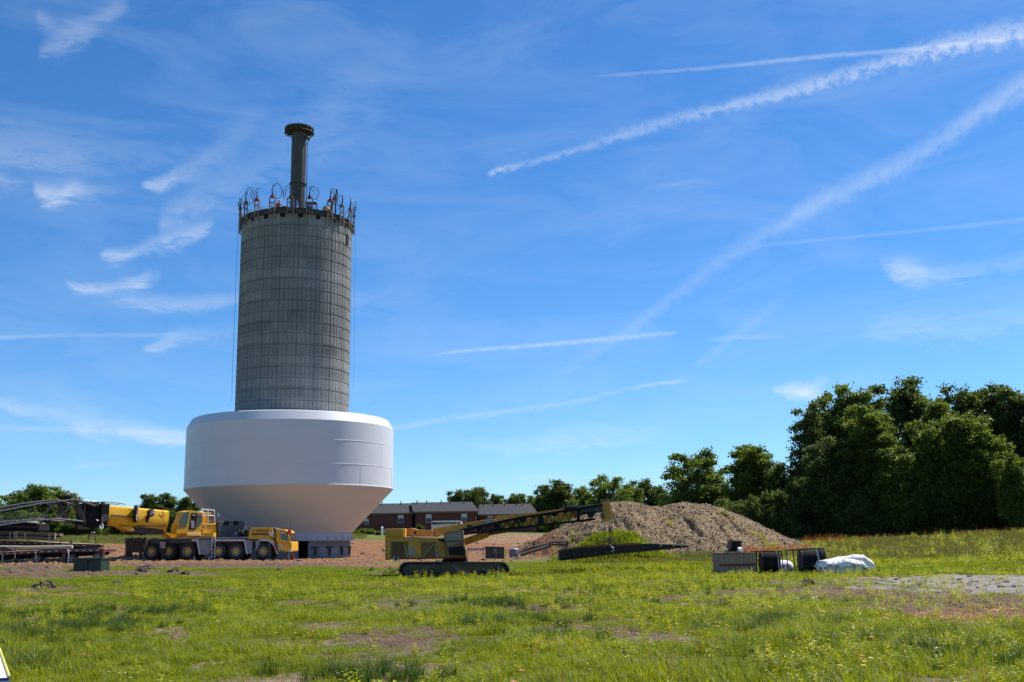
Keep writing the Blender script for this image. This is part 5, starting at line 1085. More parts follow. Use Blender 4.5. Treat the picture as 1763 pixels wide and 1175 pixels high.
mb = MB(); TU(mb, c4, [(904, 440, YM+.35), (914, 462, YM+.35), (930, 470, YM+.35), (932, 490, YM+.35), (918, 500, YM+.35)], .045, 8); mb.build('load_hook', M_galv, cc_)

# ------------------------------------------------------------------ trailers, timber, utility cabinet at the left
def flatbed(Y, deck, thick, wheels, name_label, tail=None, mat=M_maroon):
    a = P(*c9(*deck[0]), Y); b = P(*c9(*deck[-1]), Y); zg = gz((a.x+b.x)/2, Y)
    root = thing('flatbed_trailer', ((a.x+b.x)/2, Y+1.25, zg), name_label, 'trailer', 'flatbed trailers at the left edge')
    poly = deck+[(x, y+thick) for x, y in reversed(deck)]; mb = MB(); PR(mb, c9, poly, Y, Y+2.5); dk = mb.build('deck', mat, root, .015)
    mb = MB(); PR(mb, c9, [(x, y-5) for x, y in deck]+[(x, y) for x, y in reversed(deck)], Y+.08, Y+2.42); mb.build('deck_boards', M_wood2, dk)
    mb = MB()
    for x in np.arange(deck[0][0]+40, deck[-1][0]-60, 105): y = np.interp(x, [p[0] for p in deck], [p[1] for p in deck])+thick*.45; RC(mb, c9, x, y-5, x+42, y+5, Y-.015, Y)
    mb.build('side_markers', M_wht, dk)
    mb = MB(); x0, x1 = deck[0][0], deck[-1][0]; PR(mb, c9, [(x, y+thick) for x, y in deck]+[(x1-20, deck[-1][1]+thick+50), (x0, deck[0][1]+thick+60)], Y+.6, Y+1.9); mb.build('main_beam', M_black, root)
    for x, y, r in wheels: wheel(root, c9, x, y, r, Y+.05, Y+.5, .55, .25, M_lgrey, M_wood2)
    return root
tr = flatbed(80.0, [(-260, 740), (0, 718), (500, 694), (940, 672), (1570, 664)], 46, [(560, 818, 76), (1085, 812, 78), (1480, 782, 74)], 'front maroon flatbed trailer loaded with a long pale pole')
mb = MB(); RC(mb, c9, 940, 660, 1000, 880, 79.9, 80.6); RC(mb, c9, 1535, 690, 1565, 830, 79.95, 80.3); mb.build('landing_leg', M_maroon, tr, .01)
mb = MB(); TU(mb, c9, [(540, 700, 79.96), (545, 800, 79.96)], .03); TU(mb, c9, [(235, 745, 79.96), (222, 815, 79.96)], .03); TU(mb, c9, [(45, 750, 79.96), (35, 850, 79.96)], .03); TU(mb, c9, [(1030, 670, 79.9), (1045, 760, 79.9), (1030, 870, 79.9)], .05); mb.build('ratchet_strap', M_wht, tr)
tr2 = flatbed(86.5, [(-260, 548), (0, 545), (700, 566), (1400, 600)], 50, [(1300, 690, 60)], 'rear maroon flatbed trailer under the timber mats')
mb = MB(); TU(mb, c9, [(-200, 640, 80.8), (30, 640, 80.8), (420, 645, 80.8), (1100, 632, 80.8)], .14, 10); top(mb, 'utility_pole', M_wood2, 'long pale wooden pole lying on the front maroon trailer', 'pole')
mb = MB(); TU(mb, c9, [(-200, 662, 81.6), (400, 664, 81.6), (830, 645, 81.6)], .11, 10); top(mb, 'utility_pole', M_brown, 'dark pole lying behind the pale pole on the front trailer', 'pole')
mb = MB(); PR(mb, c9, [(0, 640), (60, 628), (190, 668), (200, 690), (0, 706)], 80.3, 81.2); top(mb, 'canvas_cover', M_brown, 'crumpled brown tarpaulin on the front trailer at the left edge', 'tarpaulin', bevel=.04)
def mat_box(x0, x1, y0, y1, sk, Y, depth, lb, mt=M_wood):
    a = P(*c9(x0, y1), Y); root = thing('timber_mat', (a.x, Y+depth/2, P(*c9((x0+x1)/2, y1), Y).z), lb, 'timber mat', 'timber mats on the rear trailer')
    def q(u, v): return (x0+(x1-x0)*u, (y0+(y1-y0)*v)+sk*u)
    for v0, v1 in ((.0, .42), (.55, 1.0)):
        mb = MB(); PR(mb, c9, [q(0, v0), q(1, v0), q(1, v1), q(0, v1)], Y, Y+.3); PR(mb, c9, [q(0, v0), q(1, v0), q(1, v1), q(0, v1)], Y+depth-.3, Y+depth); mb.build('side_board', mt, root, .02)
    mb = MB(); PR(mb, c9, [q(.01, .06), q(.99, .06), q(.99, .4), q(.01, .4)], Y+.3, Y+depth-.3); mb.build('top_boards', mt, root)
    mb = MB()
    for u in (.02, .24, .84, .97): PR(mb, c9, [q(u, .1), q(u+.03, .1), q(u+.03, .98), q(u, .98)], Y-.05, Y+.02)
    mb.build('cleat', M_wood2, root)
    mb = MB(); PR(mb, c9, [q(.0, .4), q(1, .4), q(1, .58), q(0, .58)], Y+.5, Y+depth-.5); mb.build('core', M_black, root)
    return root
mat_box(222, 838, 398, 512, 26, 84.5, 2.2, 'brown slatted timber mat with pale cleats on the rear trailer'); mat_box(-260, 222, 392, 520, 6, 84.9, 2.2, 'dark timber mat at the left edge beside the brown slatted one', M_brown)
mb = MB(); PR(mb, c9, [(-260, 250), (0, 238), (250, 250), (420, 262), (555, 275), (560, 388), (-260, 392)], 86, 88.4); st = thing('timber_stack', (P(*c9(100, 390), 86).x, 87.2, P(*c9(100, 392), 86).z), 'dark stack of timber with pale boards on top at the left edge', 'timber stack'); mb.build('stack_core', M_black, st, .05)
mb = MB(); PR(mb, c9, [(-260, 236), (0, 228), (240, 222), (400, 244), (400, 262), (240, 250), (0, 252), (-260, 256)], 85.9, 88.3); mb.build('top_boards', M_wood2, st); mb = MB(); PR(mb, c9, [(540, 280), (640, 268), (660, 280), (560, 300)], 86.2, 86.5); mb.build('loose_board', M_wood2, st)
mb = MB(); PR(mb, c9, [(-260, 300), (540, 330), (540, 345), (-260, 318)], 85.95, 86.0); mb.build('stack_line', M_brown, st)
mb = MB(); 
for (x, y) in ((910, 575), (1060, 585), (1080, 590)): TU(mb, c9, [(x, y, 86.4), (x+14, y-50, 86.4)], .04)
mb.build('stake', M_brown, tr2)
# green utility cabinet
Yg = 65.0; a = P(125.5, 985, Yg); bx = P(173, 985, Yg).x; zt_ = P(150, 961, Yg).z; zg = gz(a.x, Yg)-.05
M_grn = pm('utility_green', (.01, .028, .016), (.014, .034, .02), 2, .5, .002)
ub = thing('utility_cabinet', ((a.x+bx)/2, Yg+.7, zg), 'dark green steel utility cabinet standing in the grass', 'utility cabinet')
mb = MB(); mb.box((a.x, Yg, zg), (bx, Yg+1.4, zt_-.1)); mb.obox(((a.x+bx)/2, Yg+.7, zt_-.06), (bx-a.x+.12, 1.52, .1)); mb.build('cabinet_body', M_grn, ub, .02)
mb = MB(); mb.box(((a.x+bx)/2-.01, Yg-.012, zg+.15), ((a.x+bx)/2+.012, Yg, zt_-.15)); mb.box(((a.x+bx)/2+.06, Yg-.05, zg+.5), ((a.x+bx)/2+.1, Yg-.012, zg+.75)); mb.build('door_handle', M_black, ub)
# ------------------------------------------------------------------ bits between tower and mound
Yh = 104.0; hk_ = thing('shepherds_hook', (P(164, 936, Yh).x, Yh, gz(P(164, 936, Yh).x, Yh)), 'thin dark curved post standing on the bank behind the green cabinet', 'post'); mb = MB(); TU(mb, pp, [(164, 941, Yh), (164, 925, Yh), (162, 919, Yh), (158, 917, Yh), (154, 920, Yh), (152, 929, Yh)], .06, 8); mb.build('post_pipe', M_dark, hk_)
mb = MB(); c_ = P(160, 917.4, Yh); mb.obox((c_.x, Yh, c_.z+.03), (.3, .25, .08)); mb.build('lamp_hood', M_wht, hk_)
# white post near the tank
p = P(657.5, 919, 140); mb = MB(); mb.cone((p.x, 140, p.z-.9), (p.x, 140, p.z+.7), .16, .14, 10); mb.cone((p.x, 140, p.z+.7), (p.x, 140, p.z+.95), .19, .05, 10); top(mb, 'marker_post', M_wht, 'short white marker post between the tank and the crawler crane', 'post')
# parked pickup behind the crawler crane
Yp = 150.0; a = P(*c3(838, 400), Yp); b = P(*c3(1160, 400), Yp); zg = gz(a.x, Yp); zt_ = P(*c3(1000, 336), Yp).z; wd = b.x-a.x
pk = thing('parked_van', ((a.x+b.x)/2, Yp+1, zg), 'white van with dark windows showing over the crawler crane', 'van')
mb = MB(); mb.prism([(a.x, zg+.4), (b.x, zg+.4), (b.x+.1, zt_-1.1), (b.x-.3, zt_-.1), (b.x-.7, zt_), (a.x+.1, zt_), (a.x, zt_-.2)], Yp, Yp+1.9); vb = mb.build('body', M_wht, pk, .05)
mb = MB(); mb.box((a.x+.05, Yp-.02, zt_-.5), (b.x-.95, Yp, zt_-.14)); mb.box((b.x-.85, Yp-.02, zt_-.5), (b.x-.35, Yp, zt_-.14)); mb.build('window', M_glass, vb)
for x in (a.x+.9, b.x-.9):
    mb = MB(); mb.cone((x, Yp-.02, zg+.36), (x, Yp+.25, zg+.36), .36, .36, 20); mb.build('wheel', M_black, pk)
# skip box
Yk = 85.0; sk_ = thing('waste_skip', (P(854, 962, Yk).x, Yk+.8, gz(P(854, 962, Yk).x, Yk)), 'dark brown steel box with a chalked T shape right of the crawler cab', 'skip')
mb = MB(); PR(mb, pp, [(835.5, 942), (868, 943.5), (868, 962.5), (836, 962)], Yk, Yk+1.6); mb.build('box', M_brown, sk_, .02)
mb = MB(); PR(mb, pp, [(848, 951), (861, 951.3), (861, 952), (848, 951.7)], Yk-.012, Yk); PR(mb, pp, [(854, 952), (855, 952), (855, 961), (854, 961)], Yk-.012, Yk); mb.build('chalk_mark', M_lgrey, sk_)
mb = MB(); CY(mb, pp, 853.2, 947.5, 2.4, Yk-.02, Yk, 16); mb.build('round_port', M_lgrey, sk_); mb = MB(); PR(mb, pp, [(835, 941), (869, 942), (869, 943.6), (835, 942.6)], Yk-.06, Yk+1.65); mb.build('rim', M_rust, sk_)
p = P(885, 952, 90.0); mb = MB(); mb.lathe([(.01, 0), (.42, 0), (.42, .75), (.3, .85), (.01, .86)], (p.x, 90, gz(p.x, 90)), 20); top(mb, 'steel_drum', pm('dull_grey_steel', (.2, .2, .22), (.14, .14, .15), 3, .5), 'dull grey drum left of the stacked log rails', 'drum')
p = P(888.6, 949, 90.8); mb = MB(); mb.lathe([(.01, 0), (.3, 0), (.3, .75), (.01, .76)], (p.x, 90.8, gz(p.x, 90.8)), 20); top(mb, 'steel_drum', M_lgrey, 'paler drum partly hidden behind the dull grey drum', 'drum')
# warning fence
Yw = 90.0; wf = thing('barrier_fence', (P(815, 950, Yw).x, Yw, gz(P(815, 950, Yw).x, Yw)), 'low red and white striped barrier left of the steel box', 'barrier'); mb = MB(); RC(mb, pp, 805, 944, 834, 948.5, Yw, Yw+.04); pl = mb.build('barrier_board', M_wht, wf)
mb = MB()
for i in range(7): x = 805+i*4.2; PR(mb, pp, [(x+1.6, 944), (x+3.6, 944), (x+2, 948.5), (x, 948.5)], Yw-.012, Yw)
mb.build('red_stripe', M_red, pl)
for x in (805.6, 833):
    mb = MB(); RC(mb, pp, x-.4, 942, x+.5, 958, Yw-.03, Yw+.05); mb.build('barrier_post', M_red, wf)
# stacked rails and logs right of the box
Yl = 86.0
for i, (q, mt, lb) in enumerate([([(889, 953), (899, 947), (907.5, 939.5)], M_wood2, 'pale board sloping up on the left of the log stack'), ([(896, 956), (915, 950), (945, 941)], M_wood, 'lowest dark rail of the log stack before the mound'), ([(897, 950), (917, 943), (946, 936.5)], M_wood, 'topmost brown rail of the log stack before the mound'), ([(892, 951.5), (906, 945.5)], M_wood2, 'short bright board on the left of the log stack'), ([(900, 953), (918, 947), (940, 943.5)], M_brown, 'middle rail of the log stack before the mound')]):
    mb = MB(); TU(mb, pp, [(x, y, Yl+.3*i) for x, y in q], .13, 8); top(mb, 'log_rail', mt, lb, 'log rail', 'rails stacked before the mound')
for i, x in enumerate((919, 942.5, 946.5)): mb = MB(); TU(mb, pp, [(x, 933.5+(i == 0)*2.5, Yl+1), (x, 945-(i > 0)*2+(i == 0)*7, Yl+1)], .14, 8); top(mb, 'log_post', M_brown, ['left upright post in the log stack', 'middle upright post in the log stack', 'right upright post in the log stack'][i], 'post', 'upright posts in the log stack')
mb = MB(); TU(mb, pp, [(947, 933.8, 89), (978, 932.5, 89.5)], .09, 8); TU(mb, pp, [(947, 938.5, 89), (977, 937, 89.5)], .07, 8); TU(mb, pp, [(977, 932, 89.5), (976.5, 940, 89.5)], .08, 8); top(mb, 'rail_fence', M_brown, 'short brown rail fence at the foot of the mound', 'fence')
# dark steel platform in front of the mound
Yd = 62.0; dpl = thing('steel_bridge_deck', (P(1075, 960, Yd).x, Yd+1.5, gz(P(1075, 960, Yd).x, Yd)), 'long low dark steel deck with rusty edge hanging below the crane hook', 'steel deck')
M_blk = pm('blackened_steel', (.016, .012, .011), (.03, .02, .016), 3, .8, .01)
mb = MB(); PR(mb, pp, [(964, 947), (1000, 942.5), (1050, 939), (1120, 936), (1186, 939.5), (1186.5, 942.5), (1150, 946), (1110, 950), (1060, 954), (1000, 962), (964, 966)], Yd, Yd+2.6); mb.build('deck', M_blk, dpl, .02)
mb = MB()
for i in range(58):
    x = 965+i*2.4; y = np.interp(x, [964, 1000, 1050, 1120], [946, 941.5, 938, 935.3]); PR(mb, pp, [(x, y-.9-.7*(i % 2)), (x+1.7, y-.9-.7*(i % 2)), (x+1.7, y+3.2), (x, y+3.2)], Yd-.06, Yd+.05)
mb.build('rusty_lugs', M_rust, dpl); mb = MB()
for x in (966, 985, 1004, 1023, 1042, 1061): TU(mb, pp, [(x, 949, Yd-.03), (x+7, 966-(x-966)*.09, Yd-.03)], .04)
mb.build('brace', M_brown, dpl)
mb = MB()
for x in (1136, 1158, 1172): RC(mb, pp, x, 937.2, x+3.4, 941.5, Yd-.08, Yd-.02)
mb.build('marker_plate', M_lgrey, dpl); mb = MB(); TU(mb, pp, [(1038, 936, Yd), (1038, 930, Yd), (1064, 929.5, Yd), (1064, 935, Yd)], .03); TU(mb, pp, [(1200, 951, Yd-9), (1238, 950.5, Yd-9.5)], .03) if False else None; mb.build('hand_rail', M_dark, dpl)
# grassy hump in front of the mound
def hump():
    c_ = P(1058, 945, 76); n = 60; X = np.linspace(-6.5, 6.5, n); Y_ = np.linspace(-5, 5, n); XX, YY = np.meshgrid(X, Y_, indexing='ij'); h = 2.15*np.clip(np.exp(-(XX/2.6)**2-(YY/2.2)**2)*(1+.12*_h(XX, YY)), 0, 2); z = ground((XX+c_.x).ravel(), (YY+76).ravel()).reshape(XX.shape)-.08+h
    I = np.arange(n*n).reshape(n, n); q = np.stack([I[:-1, :-1], I[1:, :-1], I[1:, 1:], I[:-1, 1:]], -1).reshape(-1, 4); me = bpy.data.meshes.new('grassy_hump'); me.from_pydata(np.stack([XX+c_.x, YY+76, z], -1).reshape(-1, 3).tolist(), [], q.tolist()); me.polygons.foreach_set('use_smooth', [True]*len(q)); me.materials.append(bpy.data.materials['meadow_ground'])
    o = bpy.data.objects.new('grassy_hump', me); COL.objects.link(o); tag(o, kind='structure'); return c_
HUMP = hump()

# ------------------------------------------------------------------ crates and wrapped goods on the right
Yr = 52.0
M_crate = pm('grey_crate_boards', (.36, .235, .165), (.25, .16, .115), 3, .85, .008, stretch=(4, 4, .4)); M_crates = pm('crate_band', (.16, .045, .03), (.11, .035, .025), 3, .8)
wc = thing('wooden_crate', (P(*cq(580, 990), Yr).x, Yr+.9, gz(P(*cq(580, 990), Yr).x, Yr)), 'big grey board crate with a dark red band across its middle', 'crate')
mb = MB()
edges = [110, 250, 385, 520, 620, 735, 850, 960, 1062]
for i in range(len(edges)-1): x0, x1 = edges[i]+1.2, edges[i+1]-1.2; PR(mb, cq, [(x0, 480), (x1, 480), (x1-(4 if i > 5 else 0), 990), (x0+(30 if i == 0 else 10), 990)], Yr+rnd.uniform(0, .015), Yr+1.75)
mb.build('boards', M_crate, wc); mb = MB(); RC(mb, cq, 125, 490, 1055, 985, Yr+.05, Yr+1.7); mb.build('crate_core', M_wood, wc)
mb = MB(); RC(mb, cq, 120, 752, 1066, 806, Yr-.03, Yr+.0); mb.build('band', M_crates, wc); mb = MB(); RC(mb, cq, 95, 466, 1070, 486, Yr-.05, Yr+1.85); mb.build('lid', M_wood, wc)
mb = MB(); RC(mb, cq, 1066, 470, 1084, 935, Yr-.03, Yr+.03); mb.build('corner_bar', M_black, wc)
mb = MB(); PR(mb, cq, [(-430, 446), (1050, 458), (1050, 468), (-430, 456)], Yr+.3, Yr+.42); top(mb, 'long_board', M_wood2, 'long thin pale board lying across the top of the grey crate', 'board')
hp = thing('hopper', (P(*cq(540, 460), Yr).x, Yr+.7, P(*cq(540, 462), Yr+.4).z), 'black open hopper with rusty sides on top of the grey crate', 'hopper')
mb = MB(); PR(mb, cq, [(455, 185), (680, 185), (692, 440), (400, 445)], Yr+.5, Yr+1.3); mb.build('hopper_mouth', M_void, hp); mb = MB(); PR(mb, cq, [(430, 160), (695, 165), (690, 188), (462, 188), (392, 450), (355, 450)], Yr+.45, Yr+1.35); mb.build('hopper_side', M_rust, hp)
def blob(fn, x, y, rx, ry, Y, ry3, seed, n=14, amp=.12, flat=.0):
    "wrinkled closed lump; bottom flat"
    c_ = P(*fn(x, y), Y); a = abs(P(*fn(x+rx, y), Y).x-c_.x); h = abs(P(*fn(x, y-ry), Y).z-c_.z); g = random.Random(seed); mb = MB(); vs = []; m_ = n*2
    for i in range(n+1):
        t = math.pi*i/n
        for j in range(m_):
            p_ = 2*math.pi*j/m_; k = 1+amp*(math.sin(3*p_+seed)*math.sin(2*t)+.6*math.sin(7*p_+2*t+seed*2)+g.uniform(-.35, .35)); ct = math.cos(t); st_ = math.sin(t); e = .62
            sx_ = math.copysign(abs(st_*math.cos(p_))**e, math.cos(p_)); sy_ = math.copysign(abs(st_*math.sin(p_))**e, math.sin(p_)); sz_ = math.copysign(abs(ct)**.8, ct)
            vs.append((c_.x+a*sx_*k, Y+ry3+ry3*sy_*k, c_.z+h*sz_*(k if ct > 0 else 1)))
    mb.add(vs, [(i*m_+j, (i+1)*m_+j, (i+1)*m_+(j+1) % m_, i*m_+(j+1) % m_) for i in range(n) for j in range(m_)], True); return mb
M_wrap = pm('white_plastic_wrap', (.88, .84, .81), (.80, .76, .73), 3, .45, .03, bscale=5); M_wrap2 = pm('dusty_wrap', (.76, .66, .57), (.62, .53, .46), 2, .6, .02)
top(blob(cq, 660, 400, 62, 70, Yr+.2, .25, 3), 'plastic_bag', M_wrap, 'small white plastic bag before the black hopper', 'plastic bag'); top(blob(cq, 320, 415, 42, 50, Yr+.3, .2, 5), 'rag_ball', M_wood2, 'small tan bundle left of the black hopper on the crate', 'bundle')
# cages with black drums
def cage(xs, ys, label, drum, Y, rope, side=None):
    (xa, ya), (xb, yb), (xc, yc), (xd, yd) = xs       # top left, top right, bottom right, bottom left (near face)
    c_ = P(*cr((xc+xd)/2, (yc+yd)/2), Y); root = thing('reel_stand', (c_.x, Y+.7, gz(c_.x, Y)), label, 'reel stand', 'steel stands holding black reels')
    mb = MB()
    for Yo in (Y, Y+1.3):
        pts = [P(*cr(x, y), Y) for x, y in xs]; pts = [Vector((p.x, Yo, p.z)) for p in pts]
        for i in range(4):
            a, b = pts[i], pts[(i+1) % 4]; mb.tube([a, b], .03, 4)
    for x, y in xs: p_ = P(*cr(x, y), Y); mb.tube([p_, Vector((p_.x, Y+1.3, p_.z))], .03, 4)
    mb.build('stand_frame', M_blk, root)
    dx0, dx1, dy0, dy1, sk = drum; a = P(*cr(dx0+sk*.5, (dy0+dy1)/2), Y+.65); b = P(*cr(dx1+sk*.5, (dy0+dy1)/2), Y+.65); r_ = (P(*cr(dx0, dy0), Y+.65).z-P(*cr(dx0, dy1), Y+.65).z)/2
    mb = MB(); n = 26; L_ = b.x-a.x
    for i in range(n): x = a.x+L_*i/n; mb.lathe([(r_*.93, 0), (r_, L_/n*.3), (r_, L_/n*.7), (r_*.93, L_/n)], (0, 0, 0), 30) if False else mb.cone((x, Y+.65, a.z), (x+L_/n*.92, Y+.65, a.z), r_*(.985 if i % 2 else 1), r_, 32)
    dm = mb.build('drum', M_black, root)
    mb = MB(); mb.cone((a.x-.03, Y+.65, a.z), (a.x, Y+.65, a.z), r_*1.02, r_*1.02, 32); mb.build('drum_flange', M_blk, dm)
    if side: 
        c_ = P(*cr(side[0], side[1]), Y+1.2); mb = MB(); mb.cone((c_.x-.1, Y+1.2, c_.z), (c_.x+.12, Y+1.2, c_.z), side[2], side[2], 32); M_ = None; dd_ = mb.build('rear_reel', M_black, root)
    mb = MB(); TU(mb, cr, [(x, y, Y-.05) for x, y in rope], .03); mb.build('wire_rope', pm('blue_white_rope', (.3, .38, .42), (.2, .26, .3), 8, .5), root)
    return root
cage([(98, 255), (625, 250), (690, 722), (105, 735)], 0, 'smaller reel stand with a black drum right next to the grey crate', (190, 560, 255, 725, 12), 52.3, [(515, 242), (558, 350), (570, 480), (588, 640)])
cage([(880, 222), (1552, 185), (1592, 440), (935, 660)], 0, 'larger reel stand with a black drum left of the white wrapped goods', (1035, 1440, 215, 720, 30), 52.0, [(1380, 190), (1420, 320), (1465, 520), (1500, 640)], side=(1490, 450, .62))
mb = MB(); RC(mb, cr, 620, 700, 930, 745, 52.5, 53.6); RC(mb, cr, 260, 738, 600, 752, 52.2, 52.35); top(mb, 'pallet', M_wood, 'flat brown pallet on the grass between the two reel stands', 'pallet'); mb = MB(); RC(mb, cr, 1225, 724, 1570, 748, 51.9, 52.6); top(mb, 'plank', M_wood2, 'pale plank on the grass below the larger reel stand', 'plank')
top(blob(cr, 750, 610, 185, 165, 53.6, .8, 11, amp=.06), 'wrapped_pallet', M_wrap, 'small white wrapped bundle between the two reel stands', 'wrapped goods', 'white wrapped goods')
def wrapped(fr, dep, label, seed, skirt, tilt=0.):
    "fr: front-face top outline in crop pixels from left to right, then the base line; a load under wrinkled sheeting"
    (pts, yb, Y) = fr; T = [P(*c5(x, y), Y) for x, y in pts]; x0, x1 = T[0].x, T[-1].x; zb = gz((x0+x1)/2, Y)-.02; c_ = (x0+x1)/2
    root = thing('wrapped_pallet', (c_, Y+dep/2, zb), label, 'wrapped goods', 'white wrapped goods'); g = np.random.default_rng(seed)
    nx, ny, nz = 40, 22, 12; tx = [p.x for p in T]; tz = [p.z for p in T]
    def wr(x, y, z): return .022*math.sin(x*5.1+seed)*math.sin(y*4.3+z*3)+.014*math.sin(x*11+y*7+seed*2)*math.cos(z*9+x*3)+.009*math.sin(x*23+z*17)*math.sin(y*19+seed)
    def topz(x, v): base = np.interp(x, tx, tz); return base-.05*math.sin(v*3.14+seed)+tilt*v*dep-.22*max(0, (v-.8)/.2)**2-.16*max(0, (.1-v)/.1)**2
    zs = zb+skirt
    V = []; F = []
    def grid(fn, n, m):
        b = len(V)
        for i in range(n+1):
            for j in range(m+1): V.append(fn(i/n, j/m))
        for i in range(n):
            for j in range(m): F.append((b+i*(m+1)+j, b+(i+1)*(m+1)+j, b+(i+1)*(m+1)+j+1, b+i*(m+1)+j+1))
    ins = lambda t: .16*(1-min(1, t/.35))
    def top(u, v): x = x0+(x1-x0)*u; e = min(u, 1-u); z = topz(x, v)-.2*max(0, (.07-e)/.07)**2; return (x+wr(x, v*3, z)*.4, Y+dep*v+wr(x, v*2, 1)*.5*(0 < v < 1), z+wr(x, Y+dep*v, 0)*1.3)
    def side(u, v, face):
        if face == 0: x, vv = x0+(x1-x0)*u, 0; 
        elif face == 1: x, vv = x0+(x1-x0)*u, 1
        elif face == 2: x, vv = x0, u
        else: x, vv = x1, u
        t = top((x-x0)/(x1-x0), vv); lo = zs+.05*math.sin(x*6+vv*5+seed)+.03*math.sin(x*17); z = t[2]*(v)+lo*(1-v); o = wr(x*1.4+vv*3, z*2, z)*1.2+.07*(1-v)*math.sin(v*2.5)-.05*math.sin(v*3.14); n_ = ((0, -1), (0, 1), (-1, 0), (1, 0))[face]; fade = min(1, (1-v)*6)
        return (t[0]+n_[0]*o*fade, t[1]+n_[1]*o*fade, z)
    mb = MB(); grid(lambda u, v: top(u, v), nx, ny)
    grid(lambda u, v: side(u, 1-v, 0), nx, nz); grid(lambda u, v: side(1-u, 1-v, 1), nx, nz); grid(lambda u, v: side(1-u, 1-v, 2), ny, nz); grid(lambda u, v: side(u, 1-v, 3), ny, nz)
    mb.add(V, [tuple(reversed(f)) if k >= nx*ny else f for k, f in enumerate(F)], True); mb.build('sheeting', M_wrap, root, sharp=28)
    mb = MB(); mb.box((x0+.12, Y+.1, zb), (x1-.14, Y+dep-.1, zs+.25)); mb.build('lower_load', M_wrap2, root, .05)
    mb = MB(); mb.box((x0+.05, Y+.04, zb-.03), (x1-.06, Y+dep-.04, zb+.1)); mb.build('pallet_base', M_wood, root, .01)
    mb = MB()
    for fx in (.3, .72): q = x0+(x1-x0)*fx; mb.box((q, Y+.06, zb), (q+.05, Y+.095, zs+.2))
    mb.build('load_strap', M_wood2, root)
    return root
wrapped(([(1062, 402), (1095, 378), (1160, 366), (1250, 358), (1330, 366), (1400, 372), (1434, 392)], 515, 50.6), 1.7, 'front white wrapped pallet load, widest and nearest', 31, .42, .05)
wrapped(([(1170, 352), (1250, 336), (1330, 328), (1420, 326), (1450, 350), (1502, 384)], 472, 53.4), 1.5, 'taller white wrapped pallet load behind the widest one', 37, .2, .0)
# white table corner at the lower left
tb_ = P(16, 1166, 10.5)
zt_ = tb_.z; tbl = thing('white_sign_board', (tb_.x-.6, 11.0, gz(tb_.x-.6, 11)), 'corner of a white board with yellow edge cut by the lower left corner', 'board')
q = [P(16, 1167, 10.2), P(-60, 1172, 10.2)]
def hz(px, py, z): d = ray(px, py); t = (z-EYE)/d.z; return Vector((d.x*t, d.y*t, z))
zt_ = .42; cs = [hz(16, 1167, zt_), hz(-1, 1118, zt_), hz(-70, 1118, zt_), hz(-70, 1171, zt_)]
mb = MB(); mb.add([*cs, *[Vector((v.x, v.y, v.z-.05)) for v in cs]], [(0, 1, 2, 3), (7, 6, 5, 4), (0, 4, 5, 1), (1, 5, 6, 2), (2, 6, 7, 3), (3, 7, 4, 0)]); bt = mb.build('board_top', M_wht, tbl)
mb = MB(); e = Vector((.02, 0, 0)); mb.tube([cs[0]+Vector((0, 0, .005)), cs[1]+Vector((0, 0, .005))], .016, 6); mb.build('yellow_edge', pm('yellow_edge_paint', (.75, .62, .12), (.7, .55, .1), 4, .5), bt)
mb = MB(); v0, v1 = cs[0], cs[3]; mb.add([(v0.x, v0.y-.004, v0.z-.002), (v1.x, v1.y-.004, v1.z-.002), (v1.x, v1.y-.004, v1.z-.03), (v0.x, v0.y-.004, v0.z-.03)], [(0, 3, 2, 1)]); mb.build('blue_edge', pm('blue_edge_paint', (.06, .03, .4), (.05, .03, .35), 3, .5), bt)
mb = MB(); lo_ = [Vector((v.x-.03*(1 if i < 2 else -1), v.y+.02, gz(v.x, v.y)-.02)) for i, v in enumerate(cs)]; hi_ = [Vector((v.x-.03*(1 if i < 2 else -1), v.y+.02, v.z-.055)) for i, v in enumerate(cs)]
mb.add([*hi_, *lo_], [(0, 1, 5, 4), (1, 2, 6, 5), (2, 3, 7, 6), (3, 0, 4, 7)]); mb.build('board_side', M_black, tbl)
# clods of soil
CL = ['largest one in the grass at the far left', 'small one beside the largest at the far left', 'on the bare patch in the middle foreground', 'dark one at the edge of the gravel by the wrapped goods', 'tiny one in the grass below the crawler tracks', 'in front of the driver cab', 'big one in front of the rear outrigger', 'right of the big one before the rear outrigger', 'small one below the green cabinet', 'small one in the grass below the truck crane wheels', 'smaller one at the gravel edge', 'left neighbour of the big one before the rear outrigger', 'rightmost before the truck crane wheels']
for ci_, (px, py, s) in enumerate(((77, 1014, .3), (68, 1017, .18), (720, 1078, .13), (1392, 1007, .2), (650, 1062, .1), (480, 985, .18), (255, 981, .3), (300, 986, .25), (200, 1006, .16), (336, 1008, .12), (1385, 1009, .12), (243, 985, .3), (318, 990, .2))):
    g = G(px, py); mb = MB(); vs = []; sd_ = rnd.random()*9
    for i in range(7):
        t = math.pi*i/6
        for j in range(10): p_ = 2*math.pi*j/10; k = s*(1+.3*math.sin(3*p_+sd_)*math.sin(2*t+sd_)+rnd.uniform(-.18, .18)); vs.append((g.x+k*1.4*math.sin(t)*math.cos(p_), g.y+k*math.sin(t)*math.sin(p_), g.z+s*.25+k*.75*math.cos(t)))
    mb.add(vs, [(i*10+j, (i+1)*10+j, (i+1)*10+(j+1) % 10, i*10+(j+1) % 10) for i in range(6) for j in range(10)], False); top(mb, 'soil_clod', pm('dark_soil', (.06, .038, .025), (.12, .08, .055), 8, .95, .02), 'brown soil clod, '+CL[ci_], 'clod', 'soil clods in the grass')

